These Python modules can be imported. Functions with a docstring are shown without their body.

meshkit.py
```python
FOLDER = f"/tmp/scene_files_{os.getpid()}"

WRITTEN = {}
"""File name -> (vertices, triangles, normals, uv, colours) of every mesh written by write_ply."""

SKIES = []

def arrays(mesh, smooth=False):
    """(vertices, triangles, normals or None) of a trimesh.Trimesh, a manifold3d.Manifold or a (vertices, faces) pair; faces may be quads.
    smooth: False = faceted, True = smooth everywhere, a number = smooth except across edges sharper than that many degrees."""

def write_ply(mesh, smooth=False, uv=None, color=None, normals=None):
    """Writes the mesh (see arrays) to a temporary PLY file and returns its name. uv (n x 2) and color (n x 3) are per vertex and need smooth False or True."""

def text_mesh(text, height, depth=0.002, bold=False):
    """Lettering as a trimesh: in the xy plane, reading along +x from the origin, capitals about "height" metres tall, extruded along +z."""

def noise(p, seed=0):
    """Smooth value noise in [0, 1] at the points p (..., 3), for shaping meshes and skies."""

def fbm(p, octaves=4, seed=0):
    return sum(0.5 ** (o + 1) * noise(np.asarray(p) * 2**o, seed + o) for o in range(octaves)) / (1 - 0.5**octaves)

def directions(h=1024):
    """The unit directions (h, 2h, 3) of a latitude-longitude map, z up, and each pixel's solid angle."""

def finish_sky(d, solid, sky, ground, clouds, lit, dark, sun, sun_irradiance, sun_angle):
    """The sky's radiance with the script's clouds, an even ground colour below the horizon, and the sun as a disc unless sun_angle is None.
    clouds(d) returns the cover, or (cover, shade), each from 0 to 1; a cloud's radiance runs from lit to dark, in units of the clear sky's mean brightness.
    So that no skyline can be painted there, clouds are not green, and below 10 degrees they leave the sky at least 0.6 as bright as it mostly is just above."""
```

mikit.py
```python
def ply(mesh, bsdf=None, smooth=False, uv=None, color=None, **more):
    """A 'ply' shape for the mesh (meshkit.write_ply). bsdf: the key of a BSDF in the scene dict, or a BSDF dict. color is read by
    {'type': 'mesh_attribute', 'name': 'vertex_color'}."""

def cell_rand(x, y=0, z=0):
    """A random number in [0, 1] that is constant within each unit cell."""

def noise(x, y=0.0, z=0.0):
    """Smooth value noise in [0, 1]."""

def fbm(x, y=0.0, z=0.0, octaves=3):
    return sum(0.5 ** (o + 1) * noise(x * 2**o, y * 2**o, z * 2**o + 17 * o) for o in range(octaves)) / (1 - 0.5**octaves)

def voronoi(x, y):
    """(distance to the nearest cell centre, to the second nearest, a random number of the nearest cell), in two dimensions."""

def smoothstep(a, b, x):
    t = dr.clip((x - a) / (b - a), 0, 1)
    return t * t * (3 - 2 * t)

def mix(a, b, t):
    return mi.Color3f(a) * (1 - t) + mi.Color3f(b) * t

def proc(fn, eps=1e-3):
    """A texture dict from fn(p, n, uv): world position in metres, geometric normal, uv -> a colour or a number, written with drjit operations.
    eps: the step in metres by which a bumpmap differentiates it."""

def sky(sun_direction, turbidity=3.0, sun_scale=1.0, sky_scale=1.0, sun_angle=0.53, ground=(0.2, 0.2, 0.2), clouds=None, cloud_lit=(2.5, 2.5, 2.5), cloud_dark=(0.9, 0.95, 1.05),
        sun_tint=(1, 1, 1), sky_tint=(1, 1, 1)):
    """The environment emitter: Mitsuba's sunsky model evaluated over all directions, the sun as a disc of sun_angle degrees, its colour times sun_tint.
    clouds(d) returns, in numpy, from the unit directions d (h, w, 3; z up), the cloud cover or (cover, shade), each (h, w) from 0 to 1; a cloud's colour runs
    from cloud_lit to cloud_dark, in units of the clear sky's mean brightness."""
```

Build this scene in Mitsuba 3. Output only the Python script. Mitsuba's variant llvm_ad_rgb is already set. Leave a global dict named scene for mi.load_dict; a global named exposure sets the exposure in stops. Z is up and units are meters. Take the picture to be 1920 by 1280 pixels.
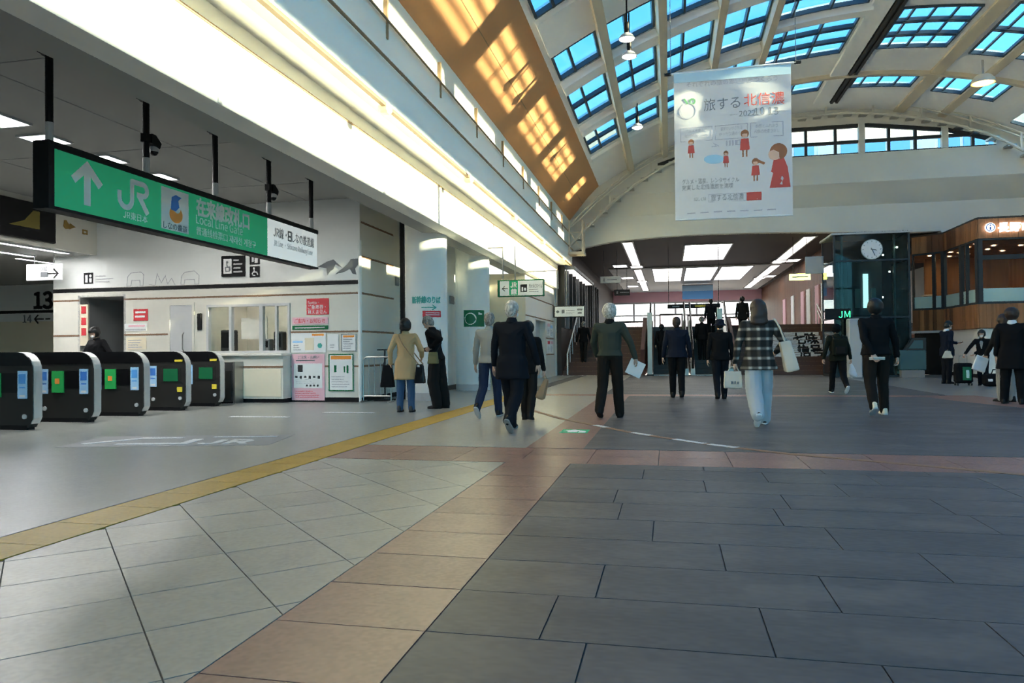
import math, glob
import numpy as np, trimesh, manifold3d as m3, shapely
import drjit as dr, mitsuba as mi
import mikit, meshkit
from shapely import affinity
from shapely.geometry import Polygon, box as sbox, LineString, Point
from mikit import proc, noise, fbm, smoothstep, mix, cell_rand

T = mi.ScalarTransform4f
scene, labels = {}, {}

# ---------------------------------------------------------------- camera, sky, sun, exposure
F_PX, YAW, PITCH, ROLL = 1371.0, 0.2118, 0.012676, -0.0092535
_f = np.array([-math.sin(YAW) * math.cos(PITCH), math.cos(YAW) * math.cos(PITCH), math.sin(PITCH)])
_r = np.array([math.cos(YAW), math.sin(YAW), 0.0])
_u = np.cross(_r, _f)
_u = -_r * math.sin(ROLL) + _u * math.cos(ROLL)
EYE = np.array([0.0, 0.0, 1.0])
scene['camera'] = {'type': 'perspective', 'fov': 2 * math.degrees(math.atan(960 / F_PX)), 'fov_axis': 'x', 'near_clip': 0.05, 'far_clip': 500.0,
                   'to_world': T().look_at(origin=EYE.tolist(), target=(EYE + _f).tolist(), up=_u.tolist())}
SUN = (1.0, -0.05, 0.28)
exposure = 5.4
LAMP = 0.015        # brightness of the station's lamps against the daylight
scene['sky'] = mikit.sky(SUN, turbidity=2.6, sun_scale=1.0, sky_scale=0.55, ground=(0.25, 0.25, 0.25), sky_tint=(0.34, 0.84, 1.10), sun_tint=(1.0, 1.05, 1.25))

# ---------------------------------------------------------------- helpers
def mat(key, rgb, rough=0.6, metal=0.0, spec=0.4, emit=None, **kw):
    b = {'type': 'principled', 'base_color': rgb if isinstance(rgb, dict) else {'type': 'rgb', 'value': list(rgb)}, 'roughness': rough, 'metallic': metal, 'specular': spec, **kw}
    scene['m_' + key] = {'type': 'twosided', 'bsdf': b}
def flat(key, rgb):
    scene['m_' + key] = {'type': 'twosided', 'bsdf': {'type': 'diffuse', 'reflectance': rgb if isinstance(rgb, dict) else {'type': 'rgb', 'value': list(rgb)}}}

def cat(*ms):
    ms = [m for x in ms for m in (x if isinstance(x, (list, tuple)) else [x])]
    return trimesh.util.concatenate(ms)
def bx(x0, x1, y0, y1, z0, z1):
    m = trimesh.creation.box((abs(x1 - x0), abs(y1 - y0), abs(z1 - z0)))
    m.apply_translation(((x0 + x1) / 2, (y0 + y1) / 2, (z0 + z1) / 2))
    return m
def cbx(x0, x1, y0, y1, z0, z1, c=0.01):
    """box with chamfered edges"""
    h = np.array([abs(x1 - x0), abs(y1 - y0), abs(z1 - z0)]) / 2
    c = min(c, 0.45 * h.min())
    pts = []
    for s in np.ndindex(2, 2, 2):
        s = np.array(s) * 2 - 1
        for k in range(3):
            d = h - c
            d[k] = h[k]
            pts.append(s * d)
    m = trimesh.Trimesh(np.array(pts)).convex_hull
    m.apply_translation(((x0 + x1) / 2, (y0 + y1) / 2, (z0 + z1) / 2))
    return m
def _parts(p):
    return [g for g in getattr(p, 'geoms', [p]) if g.area > 1e-7]
def extr(p, plane, a0, a1):
    """extrude a shapely polygon of the plane xy, xz or yz along the third axis"""
    ms = [trimesh.creation.extrude_polygon(g, a1 - a0, engine='earcut') for g in _parts(p if hasattr(p, 'area') else Polygon(p))]
    m = cat(ms)
    v = np.array(m.vertices)
    if plane == 'xy':
        v[:, 2] += a0
        return trimesh.Trimesh(v, m.faces, process=False)
    if plane == 'xz':
        return trimesh.Trimesh(np.stack([v[:, 0], a0 + v[:, 2], v[:, 1]], 1), m.faces[:, ::-1], process=False)
    return trimesh.Trimesh(np.stack([a0 + v[:, 2], v[:, 0], v[:, 1]], 1), m.faces, process=False)
def rrect(x0, x1, y0, y1, r):
    return sbox(x0 + r, y0 + r, x1 - r, y1 - r).buffer(r, quad_segs=4)
def orient(m, o, right, up):
    """a mesh modelled in xy (z = towards the viewer) set at o with its x along right and y along up"""
    r, u = np.array(right, float), np.array(up, float)
    r, u = r / np.linalg.norm(r), u / np.linalg.norm(u)
    M = np.eye(4)
    M[:3, 0], M[:3, 1], M[:3, 2], M[:3, 3] = r, u, np.cross(r, u), o
    m = m.copy()
    m.apply_transform(M)
    return m
def tube(pts, r, sides=8, closed=False):
    p = np.asarray(pts, float)
    n = len(p)
    t = np.array([p[(i + 1) % n] - p[i - 1] if closed or 0 < i < n - 1 else (p[1] - p[0] if i == 0 else p[-1] - p[-2]) for i in range(n)])
    t /= np.linalg.norm(t, axis=1, keepdims=True) + 1e-12
    a = np.cross(t[0], [0, 0, 1.0] if abs(t[0][2]) < 0.9 else [1.0, 0, 0])
    rings = []
    ang = np.arange(sides) * 2 * np.pi / sides
    rr = np.broadcast_to(r, (n,))
    for i in range(n):
        a = a - t[i] * (a @ t[i])
        a /= np.linalg.norm(a)
        b = np.cross(t[i], a)
        rings.append(p[i] + rr[i] * (np.cos(ang)[:, None] * a + np.sin(ang)[:, None] * b))
    v = np.vstack(rings)
    f = []
    for i in range(n if closed else n - 1):
        j = (i + 1) % n
        for k in range(sides):
            l = (k + 1) % sides
            f += [[i * sides + k, i * sides + l, j * sides + l], [i * sides + k, j * sides + l, j * sides + k]]
    if not closed:
        v = np.vstack([v, p[:1], p[-1:]])
        c0, c1 = n * sides, n * sides + 1
        for k in range(sides):
            l = (k + 1) % sides
            f += [[c0, l, k], [c1, (n - 1) * sides + k, (n - 1) * sides + l]]
    return trimesh.Trimesh(v, np.array(f), process=False)
def bar(p, q, w, d):
    """straight bar of rectangular section w (sideways) x d (the other way) from p to q"""
    p, q = np.array(p, float), np.array(q, float)
    t = q - p
    L = np.linalg.norm(t)
    t /= L
    a = np.cross([0, 0, 1.0] if abs(t[2]) < 0.95 else [0, 1.0, 0], t)
    a /= np.linalg.norm(a)
    M = np.eye(4)
    M[:3, 0], M[:3, 1], M[:3, 2], M[:3, 3] = a, np.cross(t, a), t, (p + q) / 2
    m = trimesh.creation.box((w, d, L))
    m.apply_transform(M)
    return m
def cyl(x, y, z0, z1, r, n=24, r1=None):
    return tube([(x, y, z0), (x, y, z1)], [r, r if r1 is None else r1], n)
def lathe(prof, o=(0, 0, 0), n=20):
    m = trimesh.creation.revolve(np.array(prof, float), sections=n)
    m.apply_translation(o)
    return m
def disc(r, d=0.004, n=28):
    return trimesh.creation.extrude_polygon(Point(0, 0).buffer(r, quad_segs=n // 4), d, engine='earcut')
def quad(x0, x1, y0, y1, d=0.004):
    m = trimesh.creation.box((x1 - x0, y1 - y0, d))
    m.apply_translation(((x0 + x1) / 2, (y0 + y1) / 2, d / 2))
    return m
def frame2(x0, x1, y0, y1, w, d=0.006):
    return trimesh.creation.extrude_polygon(sbox(x0, y0, x1, y1).difference(sbox(x0 + w, y0 + w, x1 - w, y1 - w)), d, engine='earcut')
def poly2(pts, d=0.004):
    p = pts if hasattr(pts, 'area') else Polygon(pts)
    return cat([trimesh.creation.extrude_polygon(g, d, engine='earcut') for g in _parts(p.buffer(0))])
def line2(pts, w, d=0.004, cap='flat'):
    return poly2(LineString(pts).buffer(w / 2, cap_style=cap, join_style='mitre'), d)
_FONT = {}
def text2(s, h, x=0.0, y=0.0, d=0.004, bold=False, align='l', width=None, res=56):
    """lettering in xy, ideographs about h tall; the CJK typeface that comes with the renderer"""
    from PIL import Image, ImageDraw, ImageFont
    if res not in _FONT:
        _FONT[res] = ImageFont.truetype((glob.glob('/opt/blender-*/*/datafiles/fonts/Noto Sans CJK*') + glob.glob('/opt/blender-*/*/datafiles/fonts/Inter*'))[0], res)
    font = _FONT[res]
    sw = int(bold) * max(1, res // 28)
    x0, y0, x1, y1 = font.getbbox(s, anchor='ls', stroke_width=sw)
    im = Image.new('L', (x1 - x0 + 8, y1 - y0 + 8))
    ImageDraw.Draw(im).text((4 - x0, 4 - y0), s, 255, font, anchor='ls', stroke_width=sw)
    on = np.pad(np.asarray(im) > 127, ((0, 0), (1, 1))).astype(np.int8)
    rows, st = np.nonzero(np.diff(on, axis=1) == 1)
    en = np.nonzero(np.diff(on, axis=1) == -1)[1]
    g = shapely.union_all(shapely.box(st, -rows - 1, en, -rows)).buffer(0.5).buffer(-0.5).simplify(0.6)
    k = h / (0.88 * res)
    g = affinity.affine_transform(g, [k, 0, 0, k, -4 * k, (4 - y0) * k])
    if width:
        bb = g.bounds
        g = affinity.scale(g, width / (bb[2] - bb[0]), 1, origin=(0, 0))
    bb = g.bounds
    dx = {'l': -bb[0], 'c': -(bb[0] + bb[2]) / 2, 'r': -bb[2]}[align]
    g = affinity.translate(g, x + dx, y)
    return poly2(g, d)

_cnt = {}
def ukey(k):
    n = _cnt.get(k, 0)
    _cnt[k] = n + 1
    return k if n == 0 else f'{k}_{n:03d}'
def thing(name, label, cat_, group=None, kind=None):
    k = ukey(name)
    labels[k] = {'label': label, 'category': cat_}
    if group: labels[k]['group'] = group
    if kind: labels[k]['kind'] = kind
    return k
def part(parent, name, mesh, m, smooth=False, label=None, kind=None, **kw):
    k = ukey(parent + '__' + name)
    scene[k] = mikit.ply(mesh, 'm_' + m, smooth, **kw) if not isinstance(mesh, dict) else {**mesh}
    if label or kind:
        labels[k] = {}
        if label: labels[k]['label'] = label
        if kind: labels[k]['kind'] = kind
    return k
def single(name, mesh, m, label, cat_, group=None, kind=None, smooth=False, **kw):
    k = thing(name, label, cat_, group, kind)
    scene[k] = mikit.ply(mesh, 'm_' + m, smooth, **kw)
    return k
def struct(name, mesh, m, label, cat_, smooth=False):
    return single(name, mesh, m, label, cat_, None, 'structure', smooth)
def structure(name, label, cat_):
    return thing(name, label, cat_, None, 'structure')
def lamp(parent, name, mesh, rgb):
    """a luminous surface"""
    k = ukey(parent + '__' + name)
    scene[k] = mikit.ply(mesh, 'm_lampwhite')
    scene[k]['emitter'] = {'type': 'area', 'radiance': {'type': 'rgb', 'value': [LAMP * c for c in rgb]}}
    return k
EX = ((1, 0, 0), (0, 0, 1))      # boards facing -Y (towards the camera)
EY = ((0, 1, 0), (0, 0, 1))      # boards facing +X (on the left wall side)

# ---------------------------------------------------------------- materials
def _speck(c, a, s=60.0, b=6.0):
    c = np.array(c)
    return proc(lambda p, n, uv: mi.Color3f(*c.tolist()) * (1 - a + 2 * a * (0.55 * noise(p.x * s, p.y * s, p.z * s) + 0.45 * fbm(p.x * b, p.y * b, p.z * b))))
def _slate(c):
    def fn(p, n, uv):
        a = fbm(p.x * 1.3, p.y * 4.0, 0.0, 4)
        b = noise(p.x * 30, p.y * 60)
        w = smoothstep(0.62, 0.75, fbm(p.x * 2.2 + 5, p.y * 2.2, 1.0, 4))
        v = 0.7 + 0.45 * a + 0.18 * b
        return mix(mi.Color3f(*c) * v, mi.Color3f(0.17, 0.16, 0.145), 0.16 * w)
    return proc(fn)
mat('slate', _slate((0.070, 0.072, 0.074)), 0.46, 0.0, 0.4)
mat('slate_b', _slate((0.067, 0.070, 0.072)), 0.48, 0.0, 0.4)
mat('slate_c', _slate((0.073, 0.075, 0.076)), 0.44, 0.0, 0.4)
mat('cream_tile', _speck((0.27, 0.255, 0.225), 0.10), 0.30, 0.0, 0.5)
mat('cream_tile_b', _speck((0.255, 0.24, 0.215), 0.10), 0.32, 0.0, 0.5)
mat('pink_tile', _speck((0.205, 0.118, 0.098), 0.16), 0.34, 0.0, 0.5)
mat('pink_tile_b', _speck((0.19, 0.110, 0.092), 0.18), 0.36, 0.0, 0.5)
mat('yellow_tile', _speck((0.33, 0.205, 0.03), 0.12), 0.5, 0.0, 0.4)
mat('joint', (0.09, 0.085, 0.08), 0.9)
mat('hall_floor', _speck((0.20, 0.205, 0.19), 0.06), 0.28, 0.0, 0.5)
mat('white_wall', (0.76, 0.77, 0.74), 0.5, 0.0, 0.3)
mat('panel_white', (0.66, 0.635, 0.56), 0.38, 0.0, 0.4)
mat('fascia_white', (0.80, 0.79, 0.74), 0.5)
mat('upper_white', (0.86, 0.87, 0.84), 0.45)
mat('cream_band', (0.74, 0.66, 0.50), 0.5)
mat('end_wall', (0.68, 0.665, 0.62), 0.6)
mat('ceiling', (0.30, 0.30, 0.285), 0.6)
mat('orange', _speck((0.60, 0.30, 0.14), 0.03, 20, 2), 0.55, 0.0, 0.3)
mat('roof_white', (0.92, 0.92, 0.93), 0.6)
mat('rib_cream', (0.66, 0.58, 0.46), 0.6)
mat('mullion', (0.05, 0.075, 0.10), 0.45)
mat('dark_beam', (0.04, 0.035, 0.03), 0.5)
mat('brown_line', (0.22, 0.13, 0.08), 0.6)
mat('rail_brown', (0.28, 0.19, 0.11), 0.5)
mat('black', (0.007, 0.007, 0.008), 0.5, 0.0, 0.25)
mat('black_gloss', (0.006, 0.006, 0.007), 0.25, 0.0, 0.35)
mat('dark_grey', (0.04, 0.04, 0.04), 0.45, 0.0, 0.3)
mat('gate_grey', (0.024, 0.023, 0.021), 0.45, 0.0, 0.25)
mat('mid_grey', (0.22, 0.22, 0.22), 0.5)
mat('light_grey', (0.5, 0.5, 0.5), 0.5)
mat('chrome', (0.80, 0.80, 0.79), 0.38, 0.7)
mat('steel', (0.42, 0.41, 0.39), 0.35, 0.9)
mat('white', (0.8, 0.8, 0.8), 0.5)
mat('paper', (0.78, 0.78, 0.76), 0.7)
mat('lampwhite', (0.8, 0.8, 0.8), 0.5)
mat('jr_green', (0.012, 0.36, 0.16), 0.45)
mat('green', (0.03, 0.42, 0.10), 0.4)
mat('dark_green', (0.01, 0.13, 0.05), 0.4)
mat('teal', (0.06, 0.35, 0.30), 0.5)
mat('red', (0.62, 0.05, 0.06), 0.5)
mat('pink', (0.75, 0.45, 0.50), 0.6)
mat('blue', (0.10, 0.35, 0.75), 0.4)
mat('sky_blue', (0.40, 0.62, 0.85), 0.4)
mat('sign_blue', (0.05, 0.20, 0.60), 0.4)
mat('sign_orange', (0.85, 0.32, 0.06), 0.4)
mat('yellow', (0.75, 0.58, 0.06), 0.4)
mat('sign_white', (0.78, 0.80, 0.79), 0.4)
mat('text_grey', (0.16, 0.17, 0.18), 0.6)
mat('text_light', (0.42, 0.42, 0.43), 0.6)
mat('dark_brown', (0.045, 0.033, 0.028), 0.5)
mat('brown_ceiling', (0.055, 0.043, 0.037), 0.55)
mat('maroon', (0.085, 0.03, 0.025), 0.5)
mat('stair_brown', (0.10, 0.052, 0.038), 0.5)
def _wood(a, b):
    def fn(p, n, uv):
        k = mi.Float(cell_rand(dr.floor(p.x / 0.16), dr.floor(p.y / 0.16)))
        g = fbm((p.x + p.y) * 40, p.z * 2.5, k * 9)
        return mix(mi.Color3f(*a), mi.Color3f(*b), dr.clip(0.55 * k + 0.45 * g, 0, 1))
    return proc(fn)
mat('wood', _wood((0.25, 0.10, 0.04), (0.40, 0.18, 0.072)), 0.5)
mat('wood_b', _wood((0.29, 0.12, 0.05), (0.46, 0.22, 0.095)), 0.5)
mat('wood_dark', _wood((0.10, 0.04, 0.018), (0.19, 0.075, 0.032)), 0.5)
mat('slate_frame', (0.028, 0.034, 0.04), 0.45)
mat('frost_teal', (0.50, 0.68, 0.63), 0.35)
def glass(key, tint):
    scene['m_' + key] = {'type': 'thindielectric', 'int_ior': 1.5 if key == 'roof_glass' else 1.22, 'specular_transmittance': {'type': 'rgb', 'value': list(tint)}}
glass('roof_glass', (0.72, 0.94, 1.0))
glass('clear_glass', (0.92, 0.97, 0.95))
glass('shaft_glass', (0.36, 0.50, 0.52))
glass('green_glass', (0.70, 0.86, 0.78))
# ================================================================ FLOOR
rng = np.random.default_rng(7)
FL = structure('floor', 'station concourse floor of slate, pink and cream stone tiles', 'floor')
part(FL, 'base', bx(-24, 14.2, -8, 29.2, -0.3, -0.008), 'joint')
part(FL, 'polished_floor', bx(-24, -3.615, -8, 29.0, -0.05, 0.0), 'hall_floor', label='pale grey polished floor before the ticket gates')
P = 0.463
G = 0.006
def tile(poly, m, z=0.0):
    poly = poly.buffer(-G / 2)
    for g in _parts(poly):
        if g.area > 0.003:
            part(FL, 'tile', extr(g, 'xy', -0.03, z + float(rng.uniform(-0.0004, 0.0004))), m)
def slab(x0, x1, y0, y1, m, label):
    part(FL, 'paving', bx(x0, x1, y0, y1, -0.03, 0.0), m, label=label)
# yellow tactile strip
for i in range(-2, 34):
    y = 0.0 + 3.25 + (i - 6) * P
    if y < 17:
        t_ = extr(sbox(-3.6, y + G / 2, -3.215, y + P - G / 2), 'xy', -0.03, 0.001)
        part(FL, 'tactile_tile', t_, 'yellow_tile', label='yellow tactile paving tile')
# cream tiles laid on the diagonal between the yellow strip and the pink band
zone = sbox(-3.205, 0.3, -1.455, 6.42)
c45 = P * math.sqrt(2)
for i in range(-12, 16):
    for j in range(-12, 16):
        cx, cy = -3.17 + (i - j) * c45 / 2, 3.29 + (i + j) * c45 / 2
        g = Polygon([(cx, cy - c45 / 2), (cx + c45 / 2, cy), (cx, cy + c45 / 2), (cx - c45 / 2, cy)]).intersection(zone)
        if g.area > 0.004:
            tile(g, 'cream_tile' if (i * 7 + j * 3) % 4 else 'cream_tile_b')
slab(-3.205, -1.455, 7.42, 16.0, 'cream_tile', 'cream stone paving')
slab(-3.205, -1.455, 16.6, 29.0, 'cream_tile', 'cream stone paving by the stairs')
# pink band along the concourse, and the bands across
for i in range(0, 14):
    y = 0.19 + i * P
    tile(sbox(-1.455, y, -0.865, y + P), 'pink_tile' if i % 3 else 'pink_tile_b')
for k in range(20):
    for j in range(2):
        x = -3.205 + k * 0.62
        tile(sbox(x, 6.43 + j * 0.485, x + 0.62, 6.43 + (j + 1) * 0.485), 'pink_tile_b' if (k + j) % 3 else 'pink_tile')
slab(-1.455, -0.865, 7.42, 16.0, 'pink_tile', 'pink stone band')
slab(-3.205, 5.4, 16.0, 16.6, 'pink_tile', 'pink stone band across the concourse')
# slate courses
off = rng.uniform(0, 0.9, 20)
for i in range(1, 14):
    y = 0.19 + i * P
    x = -0.865
    first = True
    while x < 6.0:
        w = float(off[i]) + 0.25 if first else float(rng.choice([0.78, 0.93, 0.93, 1.1]))
        first = False
        if y < 6.3:
            tile(sbox(x, y, x + w, min(y + P, 6.43)), ['slate', 'slate_b', 'slate_c'][int(rng.integers(3))])
        x += w
slab(6.1, 14.0, -8, 6.43, 'slate', 'slate paving')
slab(-3.205, 6.1, -8, 0.19, 'slate', 'slate paving behind the tiles')
wedge = Polygon([(-0.865, 7.42), (9.2, 7.42), (5.6, 13.2), (5.15, 14.9), (5.0, 16.0), (-0.865, 16.0)])
part(FL, 'paving', extr(wedge, 'xy', -0.03, 0.0), 'slate', label='dark slate paving beyond the pink band')
part(FL, 'paving', bx(-1.455, 5.6, 16.6, 29.0, -0.03, 0.0), 'slate_c', label='slate paving before the stairs')
curb = Polygon([(9.2, 7.42), (10.2, 7.42), (6.4, 13.4), (6.1, 16.6), (5.6, 16.6), (5.0, 16.0), (5.15, 14.9), (5.6, 13.2)])
part(FL, 'paving', extr(curb, 'xy', -0.03, 0.0), 'pink_tile_b', label='curved pink stone border on the right')
part(FL, 'paving', extr(Polygon([(10.2, 7.42), (14.2, 7.42), (14.2, 29), (5.6, 29), (5.6, 16.6), (6.1, 16.6), (6.4, 13.4)]), 'xy', -0.03, 0.0), 'hall_floor', label='pale polished paving by the information office')
# curved joint across the floor
arc = [(-2.75, 13.3), (-2.22, 11.95), (-1.55, 10.6), (-0.86, 9.56), (-0.42, 8.87), (0.35, 7.97), (1.05, 7.35), (1.75, 6.95), (2.68, 6.4), (3.8, 5.9), (5.2, 5.5)]
ls = LineString(arc)
ls = LineString([ls.interpolate(t, normalized=True) for t in np.linspace(0, 1, 61)])
J = thing('expansion_joint', 'long curved brown metal expansion joint strip set in the floor', 'floor joint')
scene[J] = mikit.ply(extr(ls.buffer(0.045, cap_style='flat'), 'xy', -0.004, 0.004), 'm_brown_line')
for a, b in ((0.34, 0.37), (0.425, 0.455), (0.49, 0.53), (0.535, 0.565)):
    seg = LineString([ls.interpolate(t, normalized=True) for t in np.linspace(a, b, 6)])
    part(J, 'worn_segment', extr(seg.buffer(0.045, cap_style='flat'), 'xy', 0.001, 0.0055), 'light_grey', label='pale worn segment')
# inlaid exit tile in the pink band, faded floor stickers by the gates
E_ = single('floor_sign', bx(-1.32, -0.98, 8.8, 9.18, 0.0, 0.003), 'jr_green', 'small green and white floor sign set in the pink band', 'floor sign')
part(E_, 'symbol', cat([orient(poly2([(-.1, -.12), (.02, -.12), (.02, .0), (.12, .0), (-.04, .14), (-.16, .0), (-.1, .0)], 0.002), (-1.13, 8.99, 0.003), (1, 0, 0), (0, 1, 0)), bx(-1.09, -1.01, 8.84, 8.98, 0.003, 0.005)]), 'sign_white')
ST = single('floor_sticker', orient(poly2(sbox(-1.15, -0.5, 1.15, 0.5), 0.002), (-5.5, 7.45, 0.0), (0.97, 0.22, 0), (-0.22, 0.97, 0)), 'mid_grey', 'faded grey floor sticker with white arrows in front of the ticket gates', 'floor sticker')
g_ = [line2([(-1.0, -0.25), (-0.55, 0.25), (-0.1, 0.25)], 0.12), line2([(-0.6, -0.3), (0.15, -0.3), (0.15, 0.1)], 0.12), text2('JR', 0.42, 0.3, -0.35, bold=True), line2([(0.25, 0.3), (1.0, 0.3)], 0.09)]
part(ST, 'lettering', orient(cat(g_), (-5.5, 7.45, 0.002), (0.97, 0.22, 0), (-0.22, 0.97, 0)), 'light_grey')
for n_, (x, y, w) in enumerate(((-6.3, 10.4, 1.0), (-5.2, 11.3, 0.9))):
    single('floor_line', bx(x - w / 2, x + w / 2, y - 0.07, y + 0.07, 0.0, 0.003), 'light_grey', ['pale floor line in front of the fifth ticket gate', 'pale floor line near the ticket counter'][n_], 'floor line')

# ================================================================ LEFT SIDE: fascia, cornice, orange canopy
Y0, Y1 = -6.0, 28.6
WL = structure('wall_left', 'long white left wall with fascia, cornice and rails', 'wall')
part(WL, 'fascia', bx(-4.55, -4.25, Y0, Y1, 3.424, 4.15), 'fascia_white', label='white sunlit fascia band')
part(WL, 'upper_panel', bx(-4.55, -4.27, Y0, Y1, 4.15, 4.45), 'upper_white')
part(WL, 'soffit_lip', bx(-4.9, -4.55, Y0, Y1, 3.424, 3.6), 'ceiling', label='grey soffit strip under the fascia')
part(WL, 'cove', extr([(-4.5, 4.43), (-4.26, 4.43), (-3.7, 4.30), (-3.7, 4.36), (-4.5, 4.6)], 'xz', Y0, Y1), 'cream_band', label='cream sloping underside of the cornice')
part(WL, 'cornice', bx(-4.5, -3.7, Y0, Y1, 4.36, 4.915), 'upper_white', label='white cornice face')
part(WL, 'parapet', bx(-4.5, -3.75, Y0, Y1, 4.915, 5.56), 'upper_white', label='white upper wall between the rails')
part(WL, 'clerestory_wall', bx(-4.5, -3.79, Y0, Y1, 5.56, 6.12), 'fascia_white', label='white strip below the orange canopy')
part(WL, 'trim_line', bx(-4.27, -4.235, Y0, Y1, 4.135, 4.16), 'rail_brown', label='thin brown line above the fascia')
part(WL, 'trim_line', bx(-3.74, -3.68, Y0, Y1, 4.30, 4.345), 'rail_brown', label='brown edge of the cornice')
part(WL, 'rail', tube([(-3.66, Y0, 4.93), (-3.66, Y1, 4.93)], 0.022, 8), 'rail_brown', label='brown handrail on the cornice')
part(WL, 'rail', tube([(-3.71, Y0, 5.53), (-3.71, Y1, 5.53)], 0.018, 8), 'rail_brown', label='upper brown rail')
for k in range(7):
    y = 0.8 + 4.2 * k
    part(WL, 'bracket', cbx(-3.8, -3.64, y, y + 0.16, 4.22, 4.36, 0.03), 'cream_band', label='bracket under the cornice')
    part(WL, 'joint_strip', bx(-4.26, -4.24, y + 1.3, y + 1.36, 3.43, 4.13), 'light_grey')
for k in range(11):
    y = 2.2 + 2.4 * k
    part(WL, 'rail_post', bx(-3.78, -3.73, y, y + 0.05, 5.3, 5.9), 'rail_brown')
SL = 44.0
cn = structure('ceiling_canopy', 'sloping orange canopy along the left side under the glass roof', 'canopy')
part(cn, 'lower_panel', extr([(-3.8, 6.09), (-3.22, 6.652), (-3.30, 6.73), (-3.88, 6.17)], 'xz', Y0, Y1), 'orange')
part(cn, 'upper_panel', extr([(-3.21, 6.662), (-2.47, 7.379), (-2.55, 7.46), (-3.29, 6.74)], 'xz', Y0, Y1), 'orange')
part(cn, 'seam', extr([(-3.24, 6.64), (-3.19, 6.69), (-3.22, 6.72), (-3.27, 6.67)], 'xz', Y0, Y1), 'rail_brown')
part(WL, 'roof_curb', bx(-4.5, -3.85, Y0, Y1, 6.09, 7.6), 'roof_white')

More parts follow.
